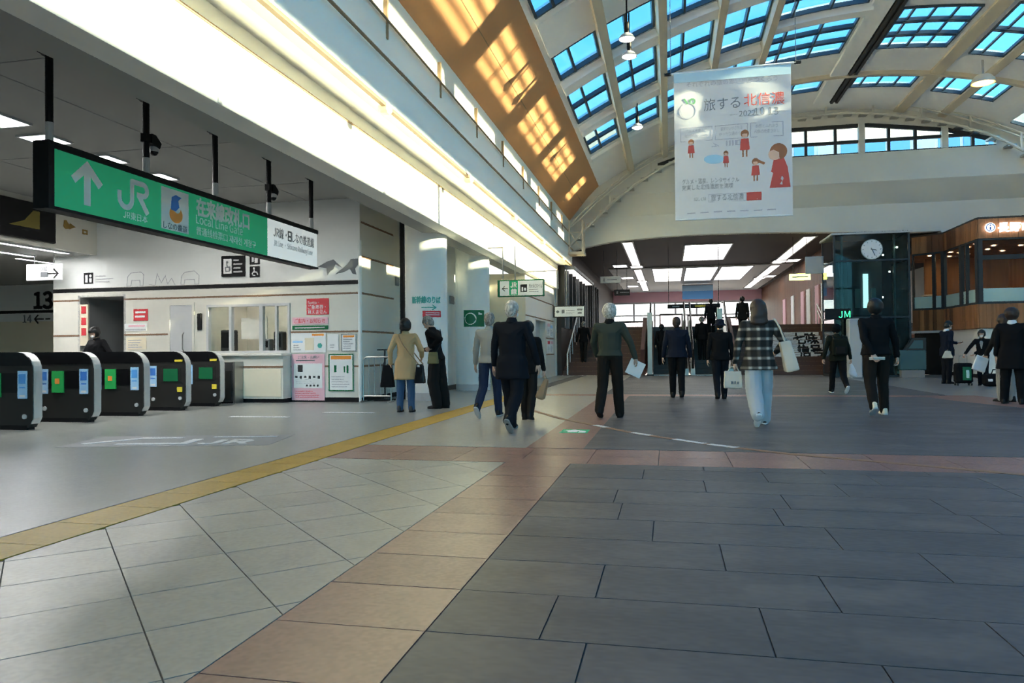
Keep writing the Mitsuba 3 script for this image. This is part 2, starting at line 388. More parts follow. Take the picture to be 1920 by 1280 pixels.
# ================================================================ GLASS ROOF (measured profile times RS)
RS = 0.9
X0R, RR, ZC = 6.3, 17.9, 10.5 - 17.9
def zr(x): return ZC + np.sqrt(RR ** 2 - (np.asarray(x, float) - X0R) ** 2)
def S(p):
    p = np.asarray(p, float).reshape(-1, 3).copy()
    p[:, 0] *= RS; p[:, 1] *= RS; p[:, 2] = 1 + RS * (p[:, 2] - 1)
    return p
def xs_of(x0, x1, step=0.45):
    return np.linspace(x0, x1, max(2, int(math.ceil((x1 - x0) / step)) + 1))
def deck(x0, x1, y0, y1, z0=0.0, z1=0.14):
    """a piece of the curved roof between x0..x1, y0..y1, from z0 above the glass line to z1"""
    xs = xs_of(x0, x1)
    nx = (xs - X0R) / RR
    nz = np.sqrt(1 - nx ** 2)
    n = len(xs)
    v = np.zeros((4, n, 3))
    for q, (y, o) in enumerate(((y0, z0), (y1, z0), (y0, z1), (y1, z1))):
        v[q] = np.stack([xs + nx * o, np.full(n, y), zr(xs) + nz * o], 1)
    f = []
    I = lambda q, i: q * n + i
    for i in range(n - 1):
        f += [[I(0, i), I(0, i + 1), I(1, i + 1), I(1, i)][::-1], [I(2, i), I(2, i + 1), I(3, i + 1), I(3, i)], [I(0, i), I(0, i + 1), I(2, i + 1), I(2, i)], [I(1, i), I(1, i + 1), I(3, i + 1), I(3, i)][::-1]]
    f += [[I(0, 0), I(1, 0), I(3, 0), I(2, 0)][::-1], [I(0, n - 1), I(1, n - 1), I(3, n - 1), I(2, n - 1)]]
    f = np.array(f)
    return trimesh.Trimesh(S(v.reshape(-1, 3)), np.vstack([f[:, [0, 1, 2]], f[:, [0, 2, 3]]]), process=False)
RY0, RY1 = -7.0, 31.3
gl = [(23.85, 26.2, 2), (19.8, 22.6, 2), (17.3, 18.85, 1), (12.4, 15.2, 2), (8.1, 11.5, 2), (4.1, 7.7, 1), (0.2, 3.8, 1), (-3.8, -0.2, 1)]  # nearest rows lie out of view, widened to let in more fill light
g5l = [(27.4, 28.5, 1), (22.15, 25.0, 3), (18.3, 21.5, 3), (14.0, 17.4, 3), (9.6, 13.3, 1), (5.2, 9.3, 1), (0.8, 4.9, 1), (-4, 0.4, 1)]  # out of view rows widened the same way for fill light
g5 = [(27.4, 28.5, 1), (22.15, 25.0, 3), (18.3, 21.5, 3), (14.0, 17.4, 3), (9.9, 13.2, 1), (5.5, 9.0, 1), (1.0, 4.6, 1), (-4, 0, 1)]
g6 = [(27.3, 28.8, 1), (21.9, 25.4, 2), (17.7, 21.3, 2), (13.5, 17.1, 1), (9.3, 12.9, 1), (5.1, 8.7, 1), (0.9, 4.5, 1), (-4, 0, 1)]
g7 = [(27.3, 29.0, 1), (22.5, 25.4, 2)]
g8 = [(a, a + 3.8, 1) for a in np.arange(-5, 27, 4.0)]  # unseen narrow strip shaped to throw a dashed sun line under the rail
g9 = [(-6.0, 30.5, 1)]  # unseen strip shaped to throw an unbroken sun band on the fascia
bays = [(-2.72, -1.66, [-2.32], gl), (-1.44, -0.28, [-0.97], gl), (-0.05, 1.26, [0.45], gl), (1.48, 2.76, [2.15], gl), (2.98, 5.45, [3.45, 4.45], g5l),
        (6.5, 8.55, [6.85, 7.4, 7.98], g5), (9.3, 10.3, [9.68], g6), (10.6, 11.4, [11.0], g7), (11.56, 11.84, [], g8), (12.55, 13.8, [], g9), (13.805, 14.1, [], [(13.2, 30.5, 1)])]  # last bay starts late so the sun misses the overhead sign
RF = structure('roof', 'vaulted white roof with blue glazing over the concourse', 'roof')
solid, x_prev = [], -2.9
for x0, x1, xm, gs in bays:
    solid.append(deck(x_prev, x0, RY0, RY1))
    x_prev = x1
    y = RY0
    for a, b, _ in sorted(gs):
        solid.append(deck(x0, x1, y, a))
        y = b
    solid.append(deck(x0, x1, y, RY1))
    for a, b, rows in sorted(gs):
        ys, cols = np.linspace(a, b, rows + 1), [x0, *xm, x1]
        seen = a > 11
        for i in range(rows):
            for c0, c1 in zip(cols[:-1], cols[1:]):
                q = S([(c0, ys[i], zr(c0) + 0.05), (c1, ys[i], zr(c1) + 0.05), (c1, ys[i + 1], zr(c1) + 0.05), (c0, ys[i + 1], zr(c0) + 0.05)])
                part(RF, 'pane', (q, np.array([[0, 1, 2, 3]])), 'roof_glass')
        dp = 0.07 if x0 < 6 else 0.015
        bars = [deck(c - 0.028, c + 0.028, a, b, -dp, 0.06 if x0 < 6 else 0.052) for c in xm]
        for i in range(1, rows):
            bars += [deck(x0, x1, ys[i] - 0.09, ys[i] - 0.04, -0.05, 0.06), deck(x0, x1, ys[i] + 0.04, ys[i] + 0.09, -0.05, 0.06)]
        for yy in (a, b - 0.06):
            bars.append(deck(x0, x1, yy, yy + 0.06, -0.06, 0.06))
        for c in ((x0, x1 - 0.05) if x0 < 12 else ()):
            bars.append(deck(c, c + 0.05, a, b, -0.05, 0.06))
        part(RF, 'glazing_frame', cat(bars), 'mullion', label='dark glazing bars')
solid.append(deck(x_prev, 15.4, RY0, RY1))
scene[RF] = mikit.ply(cat(solid), 'm_roof_white', 25)
for c, w in ((-1.55, 0.2), (-0.165, 0.2), (1.37, 0.2), (2.87, 0.2), (8.92, 0.38), (10.45, 0.28)):
    part(RF, 'purlin', deck(c - w / 2, c + w / 2, RY0, RY1, -0.30 if c < 6 else -0.1, 0.0), 'rib_cream', label='cream beam running along the vault')
for yc in (23.2, 19.3, 11.85, 7.9):
    part(RF, 'cross_beam', deck(-2.75, 2.87, yc - 0.28, yc + 0.28, -0.22, -0.02), 'roof_white', label='white beam across the vault')
for yc in (16.25, 27.0):
    part(RF, 'cross_beam', deck(-2.75, 2.87, yc - 0.9 if yc < 20 else yc - 0.3, yc + 0.9 if yc < 20 else yc + 0.3, -0.12, -0.005), 'roof_white', label='wide white panel across the vault')
part(RF, 'cross_beam', deck(2.98, 15.0, 27.02, 27.2, -0.14, 0.0), 'rib_cream')
for yc in (21.85, 17.9, 13.6):
    part(RF, 'cross_beam', deck(2.98, 5.6, yc - 0.2, yc + 0.2, -0.2, 0.0), 'roof_white')
part(RF, 'ridge_beam', cat(deck(6.16, 6.26, RY0, 30.0, -0.12, 0.0), deck(6.34, 6.44, RY0, 30.0, -0.12, 0.0), deck(6.14, 6.46, RY0, 30.0, -0.06, 0.02)), 'dark_beam', label='dark double beam along the ridge')
part(RF, 'valley_beam', cat(deck(5.55, 6.1, RY0, 30.0, -0.1, 0.0)), 'roof_white', label='pale flat strip beside the ridge')

# ================================================================ RIGHT, BACK AND END WALLS
struct('wall_right', bx(13.86, 14.2, -8, 58, -0.1, 7.4), 'end_wall', 'plain pale wall on the right side of the hall', 'wall')
wb_ = structure('wall_back', 'unseen back wall with tall glazing added for fill light', 'wall')
scene[wb_] = mikit.ply(extr(sbox(-24, 0, 14.2, 11).difference(sbox(-3.2, 0.1, 13.5, 8.4)), 'xz', -6.6, -6.3), 'm_end_wall')
part(wb_, 'added_window_frame', cat([bx(x - 0.05, x + 0.05, -6.5, -6.4, 0.1, 8.4) for x in np.arange(-0.7, 13, 2.4)], bx(-3.2, 13.5, -6.5, -6.4, 2.6, 2.7), bx(-3.2, 13.5, -6.5, -6.4, 5.4, 5.5)), 'dark_grey')  # opening and glazing added behind the viewer to let in fill light
part(wb_, 'pane', (np.array([(-3.2, -6.45, 0.1), (13.5, -6.45, 0.1), (13.5, -6.45, 8.4), (-3.2, -6.45, 8.4)]), np.array([[0, 1, 2, 3]])), 'clear_glass')
ES = 0.953
def e(x, z): return (ES * x, 1 + ES * (z - 1))
YE = 28.6
archx = np.linspace(-4.38, 9.5, 28)
archz = np.interp(archx, *zip(*[e(-4.6, 4.95), (e(-3.49, 5.2)), e(-2.18, 5.43), e(-0.4, 5.53), e(0.99, 5.57), e(3, 5.56), e(5.0, 5.5), e(8.79, 5.33)]))
roofx = np.linspace(-2.6, 13.86, 40)
roofz = 1 + RS * (zr(roofx / RS) - 1) + 0.1
zsplit = lambda x: 1 + ES * (7.28 + 0.004 * (x - 4.7) - 1)
EW = structure('wall_end', 'curved pale end wall above the wide opening to the stairs', 'wall')
low = Polygon([(-4.6, 0.0), (-4.38, 0.0), *zip(archx, archz), (9.5, 5.07), (13.86, 5.07), (13.86, 6.2), (-4.6, 6.2)])
scene[EW] = mikit.ply(extr(low, 'xz', YE, YE + 0.35), 'm_end_wall')
part(EW, 'sloped_soffit', extr([(YE - 0.55, 6.9), (YE, 6.17), (YE + 0.3, 6.17), (YE + 0.3, 6.98), (YE - 0.55, 6.98)], 'yz', -3.9, 13.86), 'end_wall', label='sloping underside of the projecting upper wall')
wz0 = 7.93
up = Polygon([(-4.5, 6.9), (13.86, 6.9), (13.86, roofz[-1]), *zip(roofx[::-1], roofz[::-1]), (-2.6, 7.3), (-4.5, 7.3)])
def ztop(x): return min(9.07, float(1 + RS * (zr(x / RS) - 1)) - 0.42)
win = Polygon([(-0.35, wz0), (11.1, wz0), (11.1, ztop(11.1)), (9.6, ztop(9.6)), (7.0, 9.0), (2.5, 9.0), (1.2, ztop(1.2)), (-0.35, 8.02)])
part(EW, 'upper_wall', extr(up.difference(win), 'xz', YE - 0.55, YE - 0.3), 'end_wall', label='pale upper wall below the clerestory windows')
# clerestory windows in the end wall
WN = structure('window_1', 'row of dark framed clerestory windows in the end wall', 'window')
mx = [0.7, 1.75, 2.8, 3.85, 4.93, 5.93, 6.79, 7.7, 8.56, 9.48, 10.39, 11.1]
fy0, fy1 = YE - 0.52, YE - 0.40
zm = 8.37
def wtop(x):
    for (xa, za), (xb, zb) in zip(list(win.exterior.coords)[2:-2], list(win.exterior.coords)[3:-1]):
        if min(xa, xb) <= x <= max(xa, xb): return za + (zb - za) * (x - xa) / (xb - xa)
    return ztop(x)
for i, x in enumerate(mx[:-1]):
    wide = 0.2 if i in (6, 9) else 0.09
    part(WN, 'mullion', bx(x - wide / 2, x + wide / 2, fy0 - (0.1 if wide > .1 else 0), fy1, wz0, wtop(x)), 'end_wall' if wide > 0.1 else 'dark_grey')
part(WN, 'transom', bx(-0.35, 11.1, fy0, fy1, zm - 0.05, zm + 0.05), 'dark_grey')
part(WN, 'frame', cat(bx(-0.35, 11.1, fy0, fy1, wz0, wz0 + 0.04), [bar((a, (fy0 + fy1) / 2, za - 0.06), (b, (fy0 + fy1) / 2, zb - 0.06), 0.12, 0.12) for (a, za), (b, zb) in zip(list(win.exterior.coords)[2:-2], list(win.exterior.coords)[3:-1])]), 'dark_grey')
edges = [-0.35] + mx
for a, b in zip(edges[:-1], edges[1:]):
    yg = YE - 0.45
    part(WN, 'pane', (np.array([(a, yg, wz0), (b, yg, wz0), (b, yg, zm), (a, yg, zm)]), np.array([[0, 1, 2, 3]])), 'clear_glass')
    part(WN, 'pane', (np.array([(a, yg, zm), (b, yg, zm), (b, yg, wtop(b)), (a, yg, wtop(a))]), np.array([[0, 1, 2, 3]])), 'clear_glass')

# ================================================================ TICKET HALL (left)
YT = 13.7
CH = 4.1
TC = structure('ceiling_ticket_hall', 'flat grey ceiling of the ticket hall', 'ceiling')
scene[TC] = mikit.ply(bx(-24, -4.55, Y0, 22.6, CH, CH + 0.25), 'm_ceiling')
for xa in (-7.2, -10.4):
    part(TC, 'seam', bx(xa, xa + 0.02, Y0, YT, CH - 0.004, CH + 0.01), 'mid_grey')
for ya in (3.2, 6.4, 9.6, 12.2):
    part(TC, 'seam', bx(-12.2, -4.9, ya, ya + 0.015, CH - 0.004, CH + 0.01), 'mid_grey')
WT = structure('wall_ticket_office', 'white panelled wall of the ticket office behind the gates', 'wall')
wall = sbox(-13.34, 0.0, -6.05, CH).difference(sbox(-12.65, -1, -11.54, 2.26)).difference(sbox(-9.51, 1.0, -7.59, 2.02))
scene[WT] = mikit.ply(extr(wall, 'xz', YT, YT + 0.25), 'm_panel_white')
part(WT, 'black_band', bx(-13.34, -6.05, YT - 0.012, YT, 2.37, 2.45), 'black', label='thin black band')
part(WT, 'upper_panel', bx(-13.33, -6.055, YT - 0.006, YT, 2.46, CH), 'white_wall', label='smooth white upper wall')
for z_, segs in ((2.19, ((-13.34, -12.66), (-11.53, -6.05))), (1.42, ((-13.34, -12.66), (-11.53, -10.4), (-7.58, -6.05))), (0.72, ((-13.34, -12.66), (-11.53, -9.03), (-7.58, -6.05)))):
    for a, b in segs:
        part(WT, 'brown_strip', bx(a, b, YT - 0.008, YT + 0.002, z_ - 0.018, z_ + 0.018), 'brown_line', label='brown joint strip')
part(WT, 'skirting', cat(bx(-13.34, -12.65, YT - 0.015, YT, 0, 0.09), bx(-11.54, -6.05, YT - 0.015, YT, 0, 0.09)), 'black')
part(WT, 'corner_post', cyl(-6.07, YT + 0.02, 0, 3.25, 0.04, 12), 'white_wall')
RW = structure('wall_ticket_return', 'white panelled return wall at the end of the ticket office', 'wall')
scene[RW] = mikit.ply(bx(-6.3, -6.05, YT + 0.02, 16.4, 0, CH), 'm_panel_white')
for z_ in (3.62, 2.93, 2.19, 1.42, 0.72):
    part(RW, 'brown_strip', bx(-6.055, -6.042, YT + 0.05, 15.5, z_ - 0.02, z_ + 0.02), 'brown_line', label='brown joint strip')
part(RW, 'skirting', bx(-6.06, -6.03, YT, 16.4, 0, 0.09), 'black')
single('wall_intercom', cbx(-6.05, -6.01, 15.6, 15.78, 2.5, 2.7), 'mid_grey', 'grey box on the return wall beside the black post', 'intercom')
struct('trim_1', bx(-5.55, -5.47, 14.6, 14.7, 0, CH), 'black', 'thin black post from floor to ceiling beside the first column', 'post')
WB = structure('wall_behind_columns', 'white wall with panels behind the two columns', 'wall')
scene[WB] = mikit.ply(cat(bx(-6.3, -5.6, 16.4, 22.6, 0, CH)), 'm_white_wall')
part(WB, 'skirting', bx(-5.6, -5.57, 16.4, 22.5, 0, 0.12), 'dark_grey')
for y in (17.2, 19.2, 21.0):
    part(WB, 'joint_strip', bx(-5.605, -5.585, y, y + 0.03, 0, CH), 'mid_grey')
part(WB, 'brown_panel', bx(-5.6, -5.58, 20.6, 22.4, 0.2, 2.6), 'cream_band', label='tan panel beside the second column')
part(WB, 'brown_strip', bx(-5.58, -5.56, 20.6, 22.4, 1.85, 1.9), 'brown_line')
single('wall_notice', bx(-5.6, -5.575, 18.3, 18.7, 2.25, 2.45), 'mid_grey', 'small grey plate on the wall between the two columns', 'notice')
WS = structure('wall_left_far', 'white panelled wall with a doorway beyond the columns', 'wall')
far = Polygon([(22.5, 0), (28.55, 0), (28.55, 3.43), (22.5, 3.43)]).difference(sbox(24.3, -1, 26.3, 2.05))
scene[WS] = mikit.ply(extr(far, 'yz', -4.65, -4.4), 'm_panel_white')
part(WS, 'end_return', bx(-5.6, -4.4, 22.5, 22.6, 0, 3.43), 'cream_band')
for z_ in (2.75, 2.12, 1.45, 0.85):
    part(WS, 'brown_strip', cat([bx(-4.405, -4.39, a, b, z_ - 0.02, z_ + 0.02) for a, b in (((22.5, 28.2),) if z_ > 2.05 else ((22.5, 24.25), (26.35, 28.2)))]), 'brown_line')
part(WS, 'doorway', bx(-4.72, -4.62, 24.3, 26.3, 0, 2.05), 'light_grey', label='grey recessed door')
for n_, (a, z0_, z1_, m_) in enumerate(((26.6, 1.55, 2.05, 'pink'), (27.3, 1.5, 2.0, 'sky_blue'), (26.6, 0.9, 1.4, 'red'), (27.3, 0.9, 1.4, 'pink'))):
    k_ = single('poster', bx(-4.4, -4.385, a, a + 0.6, z0_, z1_), 'paper', ['pink headed poster in the upper row by the far doorway', 'blue headed poster in the upper row by the far doorway', 'red headed poster in the lower row by the far doorway', 'pink headed poster in the lower row by the far doorway'][n_], 'poster')
    part(k_, 'heading', bx(-4.385, -4.38, a + 0.05, a + 0.55, z1_ - 0.16, z1_ - 0.05), m_)
    part(k_, 'print', cat([bx(-4.385, -4.38, a + 0.07, a + 0.07 + 0.42 * (0.6 + 0.4 * ((q * 7) % 3) / 2), z0_ + 0.06 + q * 0.06, z0_ + 0.085 + q * 0.06) for q in range(4)]), 'text_light')
# columns
for n_, (x, y) in enumerate(((-4.97, 14.6), (-4.97, 18.3))):
    c = structure('column', ['first round white column beside the ticket office', 'second round white column further along'][n_], 'column')
    scene[c] = mikit.ply(cyl(x, y, 0.16, CH, 0.44, 48), 'm_white_wall', 30)
    part(c, 'base_ring', cyl(x, y, 0, 0.16, 0.445, 48), 'light_grey', 30)
# recess on the far left: bulkhead, lower ceiling, platform sign wall
BH = structure('ceiling_bulkhead', 'lowered grey ceiling with a beige bulkhead at the far left', 'ceiling')
scene[BH] = mikit.ply(bx(-24, -12.25, Y0, YT, 3.17, 3.3), 'm_ceiling')
part(BH, 'bulkhead', bx(-12.3, -12.2, Y0, YT, 3.17, CH), 'panel_white', label='beige bulkhead face')
PW = structure('wall_platform', 'far wall with platform number signs beyond the gates', 'wall')
scene[PW] = mikit.ply(bx(-24, -12.6, 20.0, 20.3, 0, CH), 'm_cream_band')
part(PW, 'white_panel', bx(-24, -13.3, 19.985, 20, 2.1, CH), 'white_wall')
part(PW, 'black_band', bx(-24, -13.3, 19.97, 19.985, 2.37, 2.46), 'black')
part(PW, 'side_wall', bx(-13.34, -13.1, YT + 0.2, 20, 0, CH), 'panel_white')
part(PW, 'back_wall', bx(-13.34, -5.9, 16.2, 16.4, 0, CH), 'ceiling', label='back of the rooms behind the ticket office')
part(PW, 'ceiling_slab', bx(-24, -12.3, YT, 20.3, 3.3, 3.5), 'ceiling')
struct('wall_ticket_hall_left', bx(-24.2, -24, Y0, 20.3, 0, CH), 'panel_white', 'plain left wall of the ticket hall', 'wall')

# ================================================================ CONCOURSE BEYOND THE OPENING
CZ, YC = 5.45, 57.0
CC = structure('ceiling_concourse', 'dark brown ceiling over the stairs with luminous panels', 'ceiling')
scene[CC] = mikit.ply(bx(-6.0, 13.9, YE + 0.3, YC, CZ, CZ + 0.2), 'm_brown_ceiling')
part(CC, 'light_panel', bx(-3.2, 6.4, 40.3, YC, CZ - 0.06, CZ - 0.01), 'white_wall', label='pale lowered ceiling field')
UF = structure('floor_upper', 'upper floor at the top of the stairs', 'floor')
scene[UF] = mikit.ply(bx(-6.0, 13.9, 33.0, YC, 1.7, 2.0), 'm_slate_c')
part(UF, 'riser_wall', bx(-6.0, 12.0, 33.0, 33.2, 0, 1.7), 'stair_brown')
LWc = structure('wall_concourse_left', 'dark shop front wall on the left of the upper concourse', 'wall')
scene[LWc] = mikit.ply(bx(-4.5, -4.2, YE + 0.3, YC, 0, CZ), 'm_dark_brown')
for k in range(13):
    y = 28.9 + 1.2 * k
    part(LWc, 'fin', bx(-4.2, -4.05, y, y + 0.14, 1.9, 4.6), 'mid_grey' if k % 3 == 1 else 'dark_grey', label='upright fin of the shop front')
RWc = structure('wall_concourse_right', 'brown panelled wall with glazed doors on the right of the upper concourse', 'wall')
scene[RWc] = mikit.ply(bx(6.75, 7.0, 31.5, YC, 0, CZ), 'm_wood_dark')
for k, y in enumerate((34.2, 35.6, 37.8, 39.4, 42.5, 45.5)):
    part(RWc, 'glazed_door', bx(6.70, 6.76, y, y + 0.9, 2.05, 3.9), 'pink' if k % 2 else 'paper', label='pale glazed opening')
FW = structure('window_2', 'wide bright glazed front at the far end of the upper concourse', 'window')
scene[FW] = mikit.ply(cat([bx(x - 0.06, x + 0.06, YC, YC + 0.12, 2.0, 4.6) for x in np.linspace(-4.2, 6.75, 8)], bx(-4.2, 6.75, YC, YC + 0.12, 3.55, 3.65), bx(-4.2, 6.75, YC, YC + 0.14, 4.5, 4.65)), 'm_light_grey')
part(FW, 'pane', (np.array([(-4.2, YC + 0.06, 2.0), (6.75, YC + 0.06, 2.0), (6.75, YC + 0.06, 4.5), (-4.2, YC + 0.06, 4.5)]), np.array([[0, 1, 2, 3]])), 'clear_glass')
part(FW, 'header', bx(-4.5, 7.0, YC, YC + 0.2, 4.6, CZ), 'pink', label='pinkish header over the glass')
# what is outside: forecourt and buildings
struct('ground_outside', bx(-60, 60, YC + 0.3, 160, 1.5, 1.9), 'light_grey', 'pale forecourt outside the far glass front', 'ground')
OB = thing('office_building', 'blue glass office building with beige top seen through the clerestory windows', 'building')
scene[OB] = mikit.ply(bx(-30, 60, 92, 104, 1.9, 25.3), 'm_paper')
for k in range(26):
    x = -6 + 2.6 * k
    part(OB, 'window', bx(x, x + 2.2, 91.8, 92.0, 18.0, 25.2), ['blue', 'sky_blue', 'blue', 'blue'][k % 4])
part(OB, 'roof_storey', bx(-30, 60, 91.9, 103, 25.3, 28.5), 'cream_band', label='beige upper storey')
# ================================================================ HANGING SIGNS AND LIGHTS OF THE TICKET HALL
SX, SY0, SY1, SZ0, SZ1 = -6.1, 6.25, 11.95, 2.51, 3.14
sg = thing('overhead_sign', 'long green and white overhead sign hanging on black posts above the ticket gates', 'sign')
scene[sg] = mikit.ply(cbx(SX - 0.16, SX, SY0, SY1, SZ0, SZ1, 0.01), 'm_dark_grey')
part(sg, 'frame', cat(bx(SX - 0.17, SX + 0.02, SY0 - 0.03, SY1 + 0.02, SZ1 - 0.04, SZ1 + 0.03), bx(SX - 0.17, SX + 0.02, SY0 - 0.03, SY1 + 0.02, SZ0 - 0.03, SZ0), bx(SX - 0.17, SX + 0.02, SY0 - 0.06, SY0 + 0.01, SZ0 - 0.03, SZ1 + 0.03)), 'black')
Ysp = SY0 + 0.72 * (SY1 - SY0) - 0.05
gk = part(sg, 'green_face', bx(SX, SX + 0.008, SY0 + 0.02, Ysp, SZ0, SZ1 - 0.04), 'jr_green')
scene[gk]['emitter'] = {'type': 'area', 'radiance': {'type': 'rgb', 'value': [0.0002, 0.0025, 0.0012]}}
gk = part(sg, 'white_face', bx(SX, SX + 0.008, Ysp, SY1 - 0.01, SZ0, SZ1 - 0.04), 'sign_white')
scene[gk]['emitter'] = {'type': 'area', 'radiance': {'type': 'rgb', 'value': [0.009, 0.0095, 0.0095]}}
def on_sign(m, y, z): return orient(m, (SX + 0.008, y, z), *EY)
part(sg, 'arrow', on_sign(cat(quad(-0.045, 0.045, 0, 0.36), line2([(-0.19, 0.24), (0, 0.42), (0.19, 0.24)], 0.085)), SY0 + 0.45, SZ0 + 0.09), 'sign_white')
_jr = lambda pts, w: poly2(LineString(pts).buffer(w / 2, cap_style='flat', join_style='round'))
arc_ = lambda cx, cy, r, a0, a1: [(cx + r * math.cos(math.radians(a)), cy + r * math.sin(math.radians(a))) for a in np.linspace(a0, a1, 8)]
jr = cat(_jr([(0, 0.22), *arc_(0.1, 0.14, 0.1, 180, 360), (0.2, 0.36), (0.36, 0.36), *arc_(0.38, 0.29, 0.07, 90, -90), (0.28, 0.22)], 0.062), _jr([(0.3, 0.23), (0.46, 0.02)], 0.066))
part(sg, 'logo', on_sign(jr, SY0 + 0.92, SZ0 + 0.14), 'sign_white', label='white JR emblem')
part(sg, 'lettering', on_sign(cat(text2('JR東日本', 0.085, 0, 0)), SY0 + 0.98, SZ0 + 0.06), 'sign_white')
lx = SY0 + 1.62
part(sg, 'logo_board', on_sign(quad(0, 0.52, 0, 0.52), lx, SZ0 + 0.04), 'sign_white')
part(sg, 'logo_orange', on_sign(poly2(affinity.scale(Point(0.27, 0.21).buffer(0.125), 1, 0.85).difference(Point(0.29, 0.30).buffer(0.07)), 0.008), lx, SZ0 + 0.04), 'sign_orange')
part(sg, 'logo_blue', on_sign(poly2(Polygon([(0.17, 0.26), (0.19, 0.42), (0.27, 0.46), (0.37, 0.44), (0.31, 0.39), (0.33, 0.31), (0.26, 0.25)]), 0.009), lx, SZ0 + 0.04), 'sign_blue')
part(sg, 'lettering', on_sign(text2('しなの鉄道', 0.085, 0.26, 0.015, 0.008, align='c'), lx, SZ0 + 0.04), 'text_grey')
gx = SY0 + 2.3
part(sg, 'lettering', on_sign(cat(text2('在来線改札口', 0.22, 0, 0.33, bold=True, width=1.25), text2('Local Line Gate', 0.135, 0, 0.195), text2('普通线检票口 재래선 개찰구', 0.105, 0, 0.055)), gx, SZ0 + 0.02), 'sign_white')
wx = Ysp + 0.18
part(sg, 'lettering', on_sign(cat(text2('JR線・', 0.16, 0, 0.32, width=0.4), text2('しなの鉄道線', 0.16, 0.58, 0.32, width=0.76)), wx, SZ0 + 0.02), 'text_grey')
part(sg, 'lettering', on_sign(text2('JR Line ・ Shinano Railway Line', 0.105, 0, 0.17, width=1.28), wx, SZ0 + 0.02), 'text_light')
part(sg, 'line_symbol', on_sign(cat(frame2(0.44, 0.56, 0.30, 0.47, 0.025), line2([(0.46, 0.38), (0.54, 0.38)], 0.03)), wx, SZ0 + 0.02), 'text_grey')
for n_, y in enumerate((6.3, 7.72, 9.1, 10.5, 11.9)):
    part(sg, 'post', cat(cyl(SX - 0.08, y, SZ1 if n_ else SZ0, CH, 0.038, 12), cyl(SX - 0.08, y, CH - 0.03, CH, 0.075, 14), bx(SX - 0.16, SX - 0.0, y - 0.07, y + 0.07, CH - 0.015, CH)), 'black')
    part(sg, 'post_sleeve', cyl(SX - 0.08, y, SZ1 + 0.03, SZ1 + 0.24, 0.04, 12), 'light_grey', label='bright metal sleeve')
for n_, y in enumerate((7.72, 10.5)):
    cm = thing('security_camera', ['black dome camera on the second sign post', 'black dome camera on the fourth sign post'][n_], 'camera', 'dome cameras on the sign posts')
    z = 3.62
    part(cm, 'arm', cat(bx(SX - 0.12, SX - 0.04, y - 0.05, y + 0.05, z - 0.05, z + 0.05), extr([(y + 0.03, z - 0.05), (y + 0.17, z - 0.09), (y + 0.2, z - 0.02), (y + 0.1, z + 0.06), (y + 0.03, z + 0.06)], 'yz', SX - 0.14, SX - 0.02)), 'black')
    part(cm, 'housing', lathe([(0.0, 0.0), (0.05, 0.0), (0.055, 0.03), (0.05, 0.06), (0, 0.06)], (SX - 0.08, y + 0.14, z - 0.13)), 'light_grey', 30)
    part(cm, 'dome', trimesh.creation.icosphere(2, 0.048).apply_translation((SX - 0.08, y + 0.14, z - 0.13)), 'black_gloss', True)
spots = [('near', -8.55, 7.95), ('a', -8.7, 8.8), ('b', -8.7, 9.93), ('c', -8.68, 11.13)]
for n_, (q, x, y) in enumerate(spots):
    L_ = thing('ceiling_light', ['square ceiling light, nearest of the four over the gates', 'square ceiling light above the left end of the green sign', 'square ceiling light above the arrow of the green sign', 'square ceiling light behind the second sign post'][n_], 'ceiling light', 'square lights over the gates')
    part(L_, 'frame', trimesh.creation.extrude_polygon(sbox(-.25, -.25, .25, .25).difference(sbox(-.22, -.22, .22, .22)), 0.03, engine='earcut').apply_translation((x, y, CH - 0.03)), 'light_grey')
    lamp(L_, 'diffuser', trimesh.Trimesh([(x - .22, y - .22, CH - 0.02), (x + .22, y - .22, CH - 0.02), (x + .22, y + .22, CH - 0.02), (x - .22, y + .22, CH - 0.02)], [[0, 2, 1], [0, 3, 2]], process=False), (165, 165, 158))
for n_, (x, ya, yb) in enumerate(((-12.5, 3.0, 13.2), (-13.6, 10.5, 13.4), (-15.0, 12.5, 15.5))):
    L_ = thing('strip_light', ['long strip light along the edge of the low ceiling under the screen', 'short strip light in the low ceiling, second from the bulkhead', 'short strip light deep in the low ceiling at the left edge'][n_], 'strip light')
    zc = 3.17 if yb < 13.6 else 3.3
    part(L_, 'housing', bx(x - 0.09, x + 0.09, ya, yb, zc - 0.02, zc - 0.002), 'light_grey')
    lamp(L_, 'tube', trimesh.Trimesh([(x - .06, ya, zc - 0.022), (x + .06, ya, zc - 0.022), (x + .06, yb, zc - 0.022), (x - .06, yb, zc - 0.022)], [[0, 2, 1], [0, 3, 2]], process=False), (80, 80, 80))
tv = thing('television_screen', 'wide black framed screen with a dim yellow picture on the bulkhead', 'screen')
scene[tv] = mikit.ply(cbx(-12.2, -12.1, 9.9, 12.5, 3.25, 3.98), 'm_black')
part(tv, 'screen', bx(-12.1, -12.095, 10.0, 12.3, 3.4, 3.88), 'black_gloss')
mat('screen_ochre', (0.16, 0.13, 0.03), 0.4)
for q in ([(1.2, 0.05), (1.9, 0.05), (1.9, 0.4), (1.75, 0.4), (1.55, 0.18)], [(0, 0), (0.7, 0), (0.5, 0.35), (0, 0.4)]):
    part(tv, 'picture', orient(poly2(q), (-12.095, 10.2, 3.42), *EY), 'screen_ochre', label='dim ochre shape of the picture')
em = thing('wall_emblem', 'small gold crest emblem on the beige bulkhead', 'emblem')
